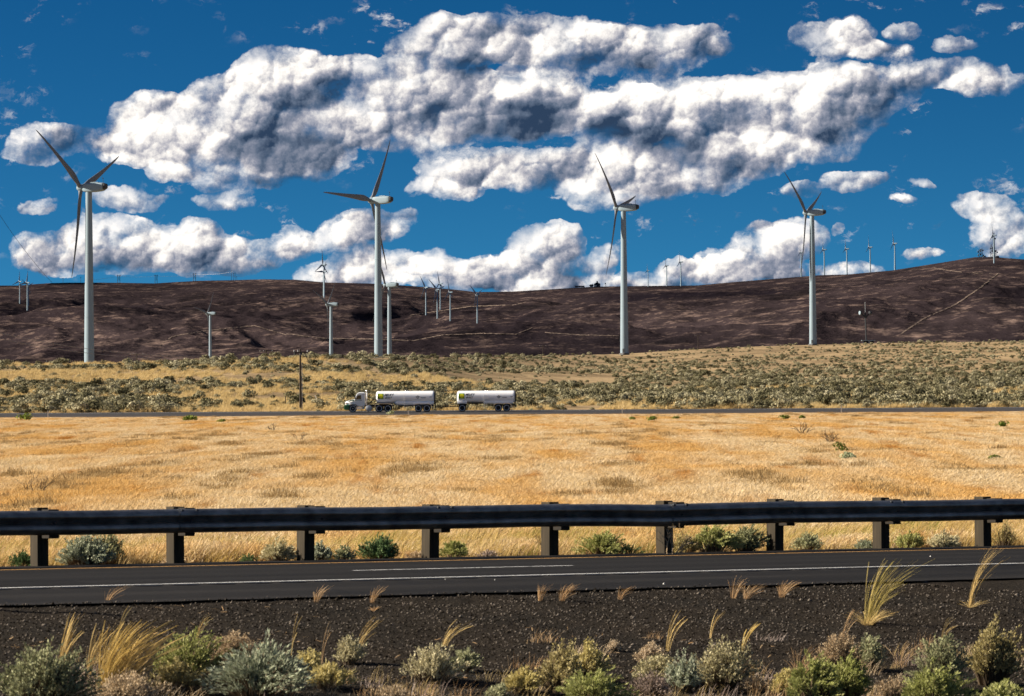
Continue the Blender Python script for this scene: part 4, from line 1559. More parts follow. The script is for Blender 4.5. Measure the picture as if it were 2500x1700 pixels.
MB().box((0, 0, 3), (11, 8, 7)).build('wall', M_BARN_L, o)
MB().prism([(-9, 6), (-4, 10.5), (6, 10.5), (8, 6)], 'y', -6, 6).build('roof', M_BARN, o)
MB().box((4, -1, 11), (1.4, 1.4, 4)).build('chimney', M_BARN, o)
x_, y_, z_ = ridge_pt(1478)
o = tag(empty('water_tower', (x_, y_, z_ - 1)), 'slim dark water tower right of the barn on the ridge', 'tower')
for dx in (-1.6, 1.6):
    MB().tube([(dx * 1.2, 0, 0), (dx * .7, 0, 11)], .4, 5).build('leg', M_BARN, o)
lathe([(11, 2.2), (14, 2.2), (15, .3)], 'z', 12).build('tank', M_BARN, o)

# summit antennas at the far right
def lattice(px, py_top, lab, half=3.0, dishes=4, seed=1):
    x, s = ray(px, py_top)
    D_ = float(sky_dist(np.array([x]))[0]) - 90
    bz = zh1(x * D_, D_)
    Hh = s * D_ - bz
    o = tag(empty('antenna_tower', (x * D_, D_, bz)), lab, 'antenna tower', 'antenna towers on the right summit')
    for dx in (-1, 1):
        for dy in (-1, 1):
            MB().tube([(dx * half, dy * half, -2), (dx * half * .5, dy * half * .5, Hh)], .38, 5).build('leg', M_DARK, o)
    br = MB()
    nseg = max(3, int(Hh / 7))
    for k in range(nseg):
        a, b2 = k / nseg, (k + 1) / nseg
        for sgn in (-1, 1):
            br.tube([(sgn * half * (1 - .5 * a), -half, Hh * a), (-sgn * half * (1 - .5 * b2), -half * .7, Hh * b2)], .26, 4)
    br.build('bracing', M_DARK, o)
    r_ = random.Random(seed)
    for k in range(dishes):
        z_ = Hh * r_.uniform(.25, .95)
        d = lathe([(0, 2.1), (.7, 2.2), (.9, 1.6), (1.2, .2)], 'y', 14).build('dish', M_DARK if k % 2 else M_BARN_L, o)
        d.location = (r_.choice((-1, 1)) * half * 1.3, -half, z_)
    MB().tube([(0, 0, Hh), (0, 0, Hh + 6)], .25, 5).build('whip', M_DARK, o)
    return o


lattice(2391, 609, 'left of the two dark antenna towers by the summit at the far right', 2.6, 4, 1)
lattice(2397, 608, 'right of the two dark antenna towers by the summit at the far right', 2.6, 4, 2)
lattice(2420, 597, 'slim antenna tower half hidden behind the summit turbine', 2.2, 4, 3)
lattice(2426, 568, 'tallest lattice antenna tower behind the summit turbine', 3.0, 5, 4)
lattice(2432, 610, 'short antenna tower with a round dish right of the summit turbine', 2.4, 3, 5)
for px, lab in ((2404, 'pale equipment hut between the summit antenna towers'), (2436, 'dark equipment hut beneath the summit turbine')):
    x_, y_, z_ = ridge_pt(px)
    o = tag(empty('equipment_hut', (x_, y_, z_)), lab, 'hut', 'equipment huts on the right summit')
    MB().box((0, 0, 2.2), (8, 6, 5)).build('wall', M_BARN_L if px < 2420 else M_BARN, o)
    MB().box((0, 0, 5), (9, 7, .7)).build('roof', M_BARN, o)

# microwave mast on the slope at the right
x_, s_ = ray(2115, 831)
Dm = 2420.0
bz = zg1(x_ * Dm, Dm) - .2
Hm = ray(2112, 762)[1] * Dm - bz
mast = tag(empty('microwave_mast', (x_ * Dm, Dm, bz)), 'dark mast with two white-faced drum antennas on the right slope', 'mast')
MB().tube([(0, 0, 0), (-.5, 0, Hm)], [.42, .55], 8).build('mast', M_DARK, mast)
MB().tube([(-.5, 0, Hm), (-.5, 0, Hm + 6.2)], .14, 6).build('whip', M_BARN_L, mast)
MB().prism([(-3.0, Hm - 1.5), (-1.0, Hm - 3.6), (.2, Hm - 3.6), (2.2, Hm - 1.5), (2.2, Hm - .4), (.4, Hm - 2.0), (-1.2, Hm - 2.0), (-3.0, Hm - .4)], 'y', -.4, .4).build('bracket', M_DARK, mast)
for s_, q in ((-1, -3.0), (1, 2.0)):
    d = lathe([(0, 1.25), (1.1, 1.3), (1.2, 1.2)], 'x', 18).build('drum_antenna', M_DARK, mast)
    d.location = (q, 0, Hm - .6)
    if s_ < 0:
        d.rotation_euler = (0, math.pi, .5)
    else:
        d.rotation_euler = (0, 0, .35)
    lathe([(1.21, 1.22), (1.35, 1.0), (1.4, .3)], 'x', 18).build('face', M_TURB, d)
hut = tag(empty('equipment_shelter', (x_ * Dm + 1.0, Dm - 3, bz)), 'low shelter with a white flat roof at the foot of the microwave mast', 'shelter')
MB().box((0, 0, .9), (6.4, 4, 1.8)).build('wall', M_BARN, hut)
MB().box((0, 0, 1.95), (8.4, 5.2, .32)).build('roof', M_TURB, hut)
MB().box((.4, -2.03, .8), (.9, .08, 1.5)).build('door', M_BARN_L, hut)

# dirt tracks on the hills and slope
M_TRACK = mat_plain('pale_track', (.14, .108, .088), 1.0, 0, .45, .03, 0.0)


def track(pts, half, lab, climb=False):
    """A graded bed laid on the visible hillside; half = half its apparent width."""
    Q = []
    for (x0, y0), (x1, y1) in zip(pts[:-1], pts[1:]):
        k = max(2, int(math.hypot(x1 - x0, y1 - y0) / 4))
        Q += [(x0 + (x1 - x0) * j / k, y0 + (y1 - y0) * j / k) for j in range(k)]
    Q.append(pts[-1])
    V, F_ = [], []
    rr_ = random.Random(int(pts[0][0]))
    for px, py in Q:
        jx, jy = px + rr_.uniform(-.8, .8), py + rr_.uniform(-.5, .5)
        w = half * rr_.uniform(.6, 1.3)
        for sgn in (-1, 1):
            qx, qy = (jx + sgn * w, jy) if climb else (jx, jy + sgn * w)
            d = hill_dist(qx, qy)
            if d is None:
                d = hill_dist(jx, jy + 3) or 10000.0
            x, s_ = ray(qx, qy)
            V.append((x * d * .9985, d * .9985, s_ * d * .9985))
    for i in range(len(Q) - 1):
        if abs(V[2 * i][1] - V[2 * i + 2][1]) < 700 and abs(V[2 * i][1] - V[2 * i + 1][1]) < 500:
            F_.append((2 * i, 2 * i + 2, 2 * i + 3, 2 * i + 1))
    me = bpy.data.meshes.new('dirt_track')
    me.from_pydata(V, [], F_)
    o = link('dirt_track', me, None, M_TRACK)
    tag(o, lab, 'track', kind='structure')


track([(390, 843), (420, 822), (450, 816), (520, 806), (620, 795), (700, 818)], .8, 'pale dirt track winding over the dark hill at the left')
track([(700, 815), (790, 826), (900, 828), (1010, 832), (1080, 818), (1180, 814), (1260, 816), (1300, 800)], .8, 'long pale dirt track along the foot of the hill behind the central towers')
track([(2200, 815), (2260, 775), (2330, 745), (2390, 705), (2440, 665)], 2.4, 'pale cut climbing the hill to the right summit', climb=True)
track([(2280, 655), (2340, 664), (2400, 668), (2440, 667)], .8, 'pale dirt road across the right hill below the summit')
track([(1330, 812), (1420, 818), (1510, 820)], .8, 'pale dirt track on the hill left of the tower right of centre')
track([(1000, 770), (1070, 760), (1150, 748), (1250, 745), (1300, 735)], .8, 'pale track past the small turbines on the hill')

# ------------------------------------------------------------------ plants
def mat_leaf(name, cols, trans=.25, patch=None, patch_scale=.08, objvar=.35):
    """Foliage: colour varies by leaf, by plant and, for the field, by large patches."""
    m = bpy.data.materials.new(name)
    m.use_nodes = True
    t = NT(m.node_tree)
    t.n.clear()
    out = t.new('ShaderNodeOutputMaterial')
    geo = t.new('ShaderNodeNewGeometry')
    oi = t.new('ShaderNodeObjectInfo')
    f = t.m('ADD', t.m('MULTIPLY', geo.outputs['Random Per Island'], 1 - objvar), t.m('MULTIPLY', oi.outputs['Random'], objvar))
    c = t.ramp(f, [(i / (len(cols) - 1) * .8 + .1, q) for i, q in enumerate(cols)])
    if patch:
        pv = t.v('MULTIPLY', geo.outputs['Position'], (1.0, .085, .0))
        n1 = t.noise(pv, patch_scale, 5.0, .62)
        c = t.mix(t.rng(n1, .44, .60), c, patch[0], 'MULTIPLY')
        n2 = t.noise(pv, patch_scale * 3.3, 4.0, .6, w=4.0)
        c = t.mix(t.rng(n2, .55, .68), c, patch[1], 'MULTIPLY')
    d = t.new('ShaderNodeBsdfDiffuse')
    tr = t.new('ShaderNodeBsdfTranslucent')
    mx = t.new('ShaderNodeMixShader')
    mx.inputs[0].default_value = trans
    t.put(d, 0, c)
    t.put(tr, 0, c)
    t.l.new(d.outputs[0], mx.inputs[1])
    t.l.new(tr.outputs[0], mx.inputs[2])
    t.l.new(mx.outputs[0], out.inputs[0])
    return m


M_FIELD = mat_leaf('field_grass', [(.46, .31, .13), (.66, .49, .26), (.77, .61, .38), (.84, .72, .52)], .3, ((.92, .74, .46), (.70, .50, .29)), .22)
M_GOLD = mat_leaf('gold_grass', [(.34, .22, .06), (.50, .35, .11), (.60, .44, .17)], .3)
M_PALE_G = mat_leaf('pale_grass', [(.40, .28, .11), (.55, .41, .19), (.62, .48, .25)], .3)
M_GREENY = mat_leaf('green_grass', [(.16, .20, .035), (.28, .27, .06), (.45, .34, .11)], .3)
M_WISP = mat_leaf('wispy_grass', [(.30, .25, .07), (.46, .36, .12), (.58, .45, .19)], .25)
M_STRAW = mat_leaf('straw_stalk', [(.42, .28, .10), (.56, .40, .16), (.62, .47, .22)], .2)
M_REED = mat_leaf('reddish_stalk', [(.38, .22, .10), (.54, .35, .18), (.64, .46, .27)], .25)
M_SAGE_F = mat_leaf('far_sagebrush', [(.065, .061, .033), (.145, .134, .075), (.28, .255, .155), (.46, .42, .28)], .15, None, .1, .62)
LEAF = {
    'sage': mat_leaf('sage_leaf', [(.19, .20, .10), (.36, .365, .20), (.54, .53, .34)], .2),
    'green': mat_leaf('green_leaf', [(.18, .20, .05), (.35, .365, .12), (.55, .54, .25)], .25),
    'blue': mat_leaf('bluegreen_leaf', [(.22, .245, .155), (.38, .41, .28), (.55, .57, .43)], .2),
    'yellow': mat_leaf('yellow_leaf', [(.30, .245, .07), (.53, .44, .165), (.72, .62, .31)], .25),
    'tan': mat_leaf('tan_leaf', [(.36, .25, .14), (.56, .43, .27), (.74, .60, .42)], .2),
    'olive': mat_leaf('olive_leaf', [(.20, .16, .055), (.42, .35, .15), (.64, .55, .30)], .2),
    'dark': mat_leaf('dark_leaf', [(0.046, 0.085, 0.031), (0.109, 0.171, 0.070), (0.186, 0.264, 0.124)], .2),
    'grey': mat_leaf('grey_twig', [(0.232, 0.171, 0.139), (0.403, 0.310, 0.264), (0.558, 0.465, 0.403)], .1),
    'pale': mat_leaf('pale_leaf', [(.34, .30, .15), (.56, .50, .29), (.74, .67, .45)], .2),
}
M_STEM = mat_leaf('stem', [(.06, .045, .028), (.12, .09, .06), (.20, .15, .10)], .05)
M_TWIG = mat_leaf('bare_twig', [(.05, .038, .028), (.10, .075, .055)], .0)
M_TWIG_P = mat_leaf('pale_twig', [(.30, .22, .13), (.45, .34, .22)], .0)


def ribbons(P, wid, R, flat_dir=None):
    """P: n x k x 3 centre lines, wid: k or n x k half widths -> one strip each."""
    n, k, _ = P.shape
    T = P[:, -1] - P[:, 0]
    side = np.cross(T, R.normal(size=(n, 3)) + (0 if flat_dir is None else flat_dir))
    side /= np.linalg.norm(side, axis=1)[:, None] + 1e-9
    wv = np.broadcast_to(wid, (n, k))[:, :, None]
    A, B_ = P - side[:, None] * wv, P + side[:, None] * wv
    V = np.stack([A, B_], 2).reshape(-1, 3)
    base = (np.arange(n) * 2 * k)[:, None] + 2 * np.arange(k - 1)[None]
    F_ = np.stack([base, base + 1, base + 3, base + 2], -1).reshape(-1, 4)
    return V, F_


def arcs(R, root, tip, k=4, lift=.35):
    """Curved lines root -> tip that leave the ground steeply."""
    t_ = np.linspace(0, 1, k)[None, :, None]
    mid = (root + tip) / 2
    mid[:, :2] = root[:, :2] * .7 + tip[:, :2] * .3
    mid[:, 2] = root[:, 2] + (tip[:, 2] - root[:, 2]) * (.5 + lift * .4)
    return (1 - t_) ** 2 * root[:, None] + 2 * t_ * (1 - t_) * mid[:, None] + t_ ** 2 * tip[:, None]


def cat(parts):
    V, F_, k = [], [], 0
    for v, f in parts:
        V.append(v)
        F_.append(f + k)
        k += len(v)
    return np.concatenate(V), np.concatenate(F_)


def bush_parts(seed, w, h, kind, shoots=260, leaves=16, ll=.026, lw=.005, lumpy=.55, upright=.5):
    """Stems and foliage of one shrub of width w and height h standing on z = 0."""
    R = np.random.default_rng(seed)
    n = shoots
    a = R.random(n) * 2 * np.pi
    r = np.sqrt(R.random(n))
    rad = .5 * w * (1 + lumpy * np.sin(a * 3 + seed) * .5 + lumpy * np.sin(a * 5 + seed * 2.1) * .4)
    dome = np.sqrt(np.maximum(1 - (r * .97) ** 2, 0)) ** .8
    hh = h * (1 + lumpy * .6 * fbm(np.cos(a) * r * 2.2 + seed * 3.7, np.sin(a) * r * 2.2, 2))
    tipz = hh * np.maximum(dome, .12) * (R.uniform(.66, 1.06, n) + .14 * (R.random(n) < .08))
    tip = np.stack([rad * r * np.cos(a), rad * r * np.sin(a), tipz], -1)
    tip[:, 0] += .10 * h * (tipz / h)
    root = np.stack([.22 * w * r * np.cos(a), .22 * w * r * np.sin(a), np.zeros(n)], -1)
    P = arcs(R, root, tip, 5, upright)
    stem = ribbons(P, np.linspace(.004, .0018, 5) * max(.7, min(1.6, h / .35)), R)
    # leaves
    m = n * leaves
    tt = R.uniform(.38, 1.0, (n, leaves)) ** .8
    i0 = np.minimum((tt * 4).astype(int), 3)
    fr = (tt * 4 - i0)[..., None]
    ar = np.arange(n)[:, None]
    base = P[ar, i0] * (1 - fr) + P[ar, i0 + 1] * fr
    d = (P[ar, i0 + 1] - P[ar, i0])
    d /= np.linalg.norm(d, axis=-1, keepdims=True) + 1e-9
    dirn = d * upright * 1.6 + R.normal(size=d.shape) * .55
    dirn[..., 2] += .35
    dirn /= np.linalg.norm(dirn, axis=-1, keepdims=True)
    L = ll * R.uniform(.6, 1.3, (n, leaves, 1))
    sd = np.cross(dirn, R.normal(size=dirn.shape))
    sd /= np.linalg.norm(sd, axis=-1, keepdims=True) + 1e-9
    Wd = lw * R.uniform(.7, 1.3, (n, leaves, 1))
    base = base + R.normal(size=base.shape) * .006
    V = np.stack([base, base + dirn * L * .5 - sd * Wd, base + dirn * L, base + dirn * L * .5 + sd * Wd], 2).reshape(-1, 3)
    F_ = np.arange(m * 4).reshape(-1, 4)
    return stem, (V, F_)


def tuft_parts(seed, w, h, n=60, lean=.5, head=.0, spread=.6, k=6, thick=.0022):
    """A bunch of grass stalks blown to the right; some carry seed heads."""
    R = np.random.default_rng(seed)
    a = R.random(n) * 2 * np.pi
    r = np.sqrt(R.random(n))
    root = np.stack([.12 * w * r * np.cos(a), .12 * w * r * np.sin(a), np.zeros(n)], -1)
    hz = h * R.uniform(.35, 1.0, n) ** .8
    tip = root + np.stack([w * .5 * spread * r * np.cos(a) + lean * hz * R.uniform(.5, 1.2, n), w * .5 * spread * r * np.sin(a), hz], -1)
    t_ = np.linspace(0, 1, k)[None, :, None]
    mid = root + (tip - root) * np.array([.18, .35, .68])
    P = (1 - t_) ** 2 * root[:, None] + 2 * t_ * (1 - t_) * mid[:, None] + t_ ** 2 * tip[:, None]
    wid = np.linspace(1.2, .5, k) * thick
    wid = np.tile(wid, (n, 1))
    if head:
        hd = R.random(n) < head
        wid[hd, -3:] = np.array([1.3, 2.0, .7]) * thick
    return ribbons(P, wid, R)


def ground_hit(px, py, d0=12.0, d1=75.0):
    x, s = ray(px, py)
    ds = np.linspace(d0, d1, 6000)
    z = zg(x * ds, ds)
    hit = np.nonzero(z >= s * ds)[0]
    d = float(ds[hit[0]]) if len(hit) else d0
    return x * d, d, zg1(x * d, d)


SEED = [100]


def shrub(px, py, wpx, hpx, kind, label, where='verge', **kw):
    x, y, z = ground_hit(px, py)
    if where == 'rail':
        y = (N_RAIL + kw.pop('back', .62) + RS * 0) / (RC - ray(px, py)[0] * RS)
        x = ray(px, py)[0] * y
        z = zg1(x, y)
    m = y / F_PX
    SEED[0] += 1
    st, fo = bush_parts(SEED[0], wpx * m * (.96 if where == 'verge' else 1.1), hpx * m * (.84 if where == 'verge' else 1.05), kind, **kw)
    o = tag(empty('shrub', (x, y, z - .01), 0), label, 'shrub', 'shrubs along the road' if where == 'rail' else 'shrubs in the foreground')
    link('stems', mesh_np('stems', *st), o, M_STEM)
    link('foliage', mesh_np('foliage', *fo), o, LEAF[kind])
    return o


def tuft(px, py, wpx, hpx, mat, label, n=60, lean=.5, head=.3, spread=.8, thick=.0011, where='verge', back=.8, group='grass tufts in the foreground'):
    x, y, z = ground_hit(px, py)
    if where == 'rail':
        y = (N_RAIL + back) / (RC - ray(px, py)[0] * RS)
        x = ray(px, py)[0] * y
        z = zg1(x, y)
    m = y / F_PX
    SEED[0] += 1
    n = int(n * 1.5)
    o = link('grass_tuft', mesh_np('grass_tuft', *tuft_parts(SEED[0], wpx * m, hpx * m, n, lean, head, spread, 6, thick)), None, mat)
    o.location = (x, y, z - .01)
    tag(o, label, 'grass', group)
    return o


# shrubs along the bottom, left to right: base x, base y, width, height in picture pixels
SH = [
    (95, 1735, 250, 190, 'sage', 'soft grey-green shrub filling the bottom left corner', dict(shoots=420, ll=.030, lw=.006, leaves=20)),
    (455, 1668, 190, 150, 'green', 'bright green domed shrub at the bottom left behind the golden grass', dict(shoots=340, upright=.7)),
    (425, 1690, 150, 90, 'olive', 'brownish lower shrub in front of the bright green domed one', dict(shoots=220)),
    (568, 1618, 130, 92, 'tan', 'pinkish tan dry shrub behind the pale spiky one', dict(shoots=260, leaves=18, ll=.018, lw=.004)),
    (640, 1712, 280, 150, 'blue', 'wide pale blue-green spiky shrub at the bottom left', dict(shoots=620, leaves=14, ll=.045, lw=.005, upright=1.2)),
    (752, 1640, 66, 64, 'yellow', 'small yellow-green shrub right of the pale spiky one', dict(shoots=130, ll=.022)),
    (852, 1622, 76, 80, 'pale', 'small pale rounded shrub with a tall straw beside it', dict(shoots=170, ll=.02, lw=.005)),
    (800, 1682, 120, 66, 'yellow', 'low yellowish mound under the small pale rounded shrub', dict(shoots=220, upright=.9, ll=.035, lw=.004)),
    (1052, 1668, 150, 112, 'pale', 'pale tufted shrub with dark stems left of centre at the bottom', dict(shoots=260, leaves=14, ll=.026)),
    (1135, 1640, 72, 66, 'sage', 'little greyish shrub touching the pale tufted one', dict(shoots=120)),
    (1275, 1695, 92, 72, 'yellow', 'low yellow-green grassy mound left of the large yellow shrub', dict(shoots=170, upright=.9, ll=.035, lw=.004)),
    (1368, 1690, 120, 140, 'olive', 'left half of the large yellow shrub pair right of centre', dict(shoots=260, ll=.024, lw=.006)),
    (1432, 1668, 110, 120, 'yellow', 'right half of the large yellow shrub pair right of centre', dict(shoots=260, ll=.024, lw=.006)),
    (1440, 1728, 170, 105, 'green', 'fresh green shrub in front of the large yellow pair', dict(shoots=300, upright=1.1, ll=.028, lw=.0045, leaves=20)),
    (1498, 1590, 38, 34, 'tan', 'tiny dry ball-shaped shrub alone on the gravel', dict(shoots=90, leaves=10, ll=.015, lw=.003)),
    (1585, 1622, 78, 62, 'tan', 'tan shrub top behind the pale green one right of centre', dict(shoots=180, ll=.018, lw=.004)),
    (1600, 1665, 110, 80, 'pale', 'pale green shrub among several right of centre at the bottom', dict(shoots=220, ll=.022)),
    (1585, 1715, 130, 90, 'grey', 'grey bare-looking twiggy shrub at the bottom right of centre', dict(shoots=380, leaves=5, ll=.02, lw=.003, upright=.9)),
    (1668, 1690, 84, 108, 'blue', 'bluish green narrow shrub between the grey twiggy and the large pale one', dict(shoots=220, ll=.026)),
    (1762, 1680, 165, 132, 'pale', 'large pale rounded shrub with curly twigs right of centre', dict(shoots=380, leaves=16, ll=.022, lw=.005)),
    (1918, 1700, 90, 80, 'yellow', 'yellowish tan shrub left of the tall green spikes', dict(shoots=170)),
    (2045, 1632, 120, 105, 'tan', 'pinkish tan shrub rising behind the tall green spikes', dict(shoots=280, leaves=18, ll=.018, lw=.004)),
    (1985, 1735, 140, 155, 'green', 'left clump of tall bright green spikes at the lower right', dict(shoots=340, upright=1.3, ll=.028, lw=.005, leaves=20)),
    (2065, 1730, 130, 140, 'green', 'right clump of tall bright green spikes at the lower right', dict(shoots=320, upright=1.3, ll=.028, lw=.005, leaves=20)),
    (2118, 1640, 80, 105, 'sage', 'thin grey-green shrub right of the pinkish tan one', dict(shoots=150, upright=1.0)),
    (2292, 1690, 130, 160, 'sage', 'tall grey-green shrub near the lower right corner', dict(shoots=330, upright=1.0, ll=.028)),
    (2275, 1745, 190, 130, 'green', 'low bright green shrub before the tall grey-green one at the right', dict(shoots=320, upright=1.0, ll=.030, lw=.006, leaves=20)),
    (2420, 1675, 140, 180, 'olive', 'tall olive shrub with pale tips at the right edge', dict(shoots=420, ll=.024, lw=.0055, leaves=20, upright=.9)),
    (2440, 1740, 120, 90, 'green', 'small green shrub in the bottom right corner', dict(shoots=240, ll=.030, lw=.006)),
    (1215, 1705, 60, 40, 'sage', 'tiny low greyish shrub at the bottom centre', dict(shoots=90)),
    (955, 1712, 120, 50, 'tan', 'flat tangle of dry twigs at the bottom left of centre', dict(shoots=160, leaves=4, lw=.003)),
    (310, 1715, 190, 90, 'tan', 'tan undergrowth beneath the tall golden grass at the bottom left', dict(shoots=300, leaves=10, lw=.004)),
    (2180, 1700, 120, 56, 'tan', 'scrubby dry brush on the ground between the green spikes and the right shrubs', dict(shoots=150, leaves=6, lw=.003)),
    (1840, 1690, 90, 50, 'tan', 'low dry twigs right of the large pale shrub', dict(shoots=120, leaves=5, lw=.003)),
]
for px, py, wp, hp2, kd, lab, kw in SH:
    shrub(px, py, wp, hp2, kd, lab, **kw)
# shrubs beyond the guardrail
SR = [
    (205, 1378, 120, 78, 'blue', 'large blue-green sagebrush under the rail right of the first post', dict(shoots=330, ll=.034, lw=.007, leaves=26)),
    (258, 1377, 76, 70, 'sage', 'darker companion sagebrush on the right flank of the large blue-green one', dict(shoots=200, ll=.034, lw=.007, leaves=26, back=1.5)),
    (55, 1376, 50, 46, 'dark', 'small dark shrub cut by the left edge under the rail', dict(shoots=110, ll=.03, lw=.006, leaves=22)),
    (605, 1378, 40, 26, 'dark', 'small dark dry tuft under the rail left of the third post', dict(shoots=90, leaves=6, upright=1.2)),
    (676, 1374, 80, 54, 'pale', 'pale green spiky shrub left of the third post', dict(shoots=190, upright=1.2, ll=.036, lw=.005, leaves=26)),
    (778, 1371, 52, 46, 'blue', 'rounded blue-green shrub right of the third post', dict(shoots=140, ll=.032, lw=.006, leaves=24)),
    (838, 1369, 46, 40, 'sage', 'little pale sage midway between the third and fourth posts', dict(shoots=110, ll=.03, lw=.006, leaves=22)),
    (925, 1366, 78, 58, 'dark', 'dense dark green shrub left of the fourth post', dict(shoots=230, ll=.032, lw=.007, leaves=26)),
    (1108, 1362, 66, 44, 'green', 'light green wispy shrub right of the fourth post', dict(shoots=140, upright=1.2, ll=.036, lw=.005, leaves=26)),
    (1470, 1350, 105, 56, 'green', 'bright green dome-shaped shrub right of the fifth post', dict(shoots=280, upright=1.0, ll=.036, lw=.006, leaves=26)),
    (1530, 1348, 80, 30, 'dark', 'low dark scrub beside the bright green dome-shaped shrub', dict(shoots=110, leaves=8)),
    (1668, 1344, 70, 48, 'olive', 'olive shrub right of the sixth post', dict(shoots=140, ll=.032, lw=.006, leaves=24)),
    (1738, 1342, 110, 66, 'green', 'tall light green shrub between the sixth and seventh posts', dict(shoots=300, upright=1.2, ll=.038, lw=.006, leaves=26)),
    (1818, 1340, 84, 66, 'sage', 'grey-green shrub just left of the seventh post', dict(shoots=220, upright=1.0, ll=.036, lw=.006, leaves=26)),
    (1970, 1335, 62, 46, 'sage', 'round grey-green shrub right of the seventh post', dict(shoots=160, ll=.032, lw=.006, leaves=24)),
    (2112, 1330, 40, 28, 'blue', 'small pale bluish shrub left of the eighth post', dict(shoots=100, ll=.03, lw=.006, leaves=22)),
    (2218, 1328, 66, 44, 'green', 'green shrub right of the eighth post', dict(shoots=160, ll=.032, lw=.006, leaves=24)),
    (2300, 1325, 78, 40, 'pale', 'pale green low shrub between the eighth and ninth posts', dict(shoots=180, ll=.032, lw=.006, leaves=24)),
    (420, 1380, 60, 30, 'tan', 'dry tan scrub at the foot of the second post', dict(shoots=110, leaves=8)),
    (1020, 1366, 60, 26, 'tan', 'dry tan scrub left of the fourth post', dict(shoots=110, leaves=8)),
    (1190, 1360, 60, 26, 'grey', 'greyish dry scrub between the fourth and fifth posts', dict(shoots=110, leaves=6)),
    (2450, 1322, 60, 60, 'olive', 'tangled olive shrub at the right edge behind the ninth post', dict(shoots=160, leaves=10)),
]
for px, py, wp, hp2, kd, lab, kw in SR:
    shrub(px, py, wp, hp2, kd, lab, 'rail', **kw)
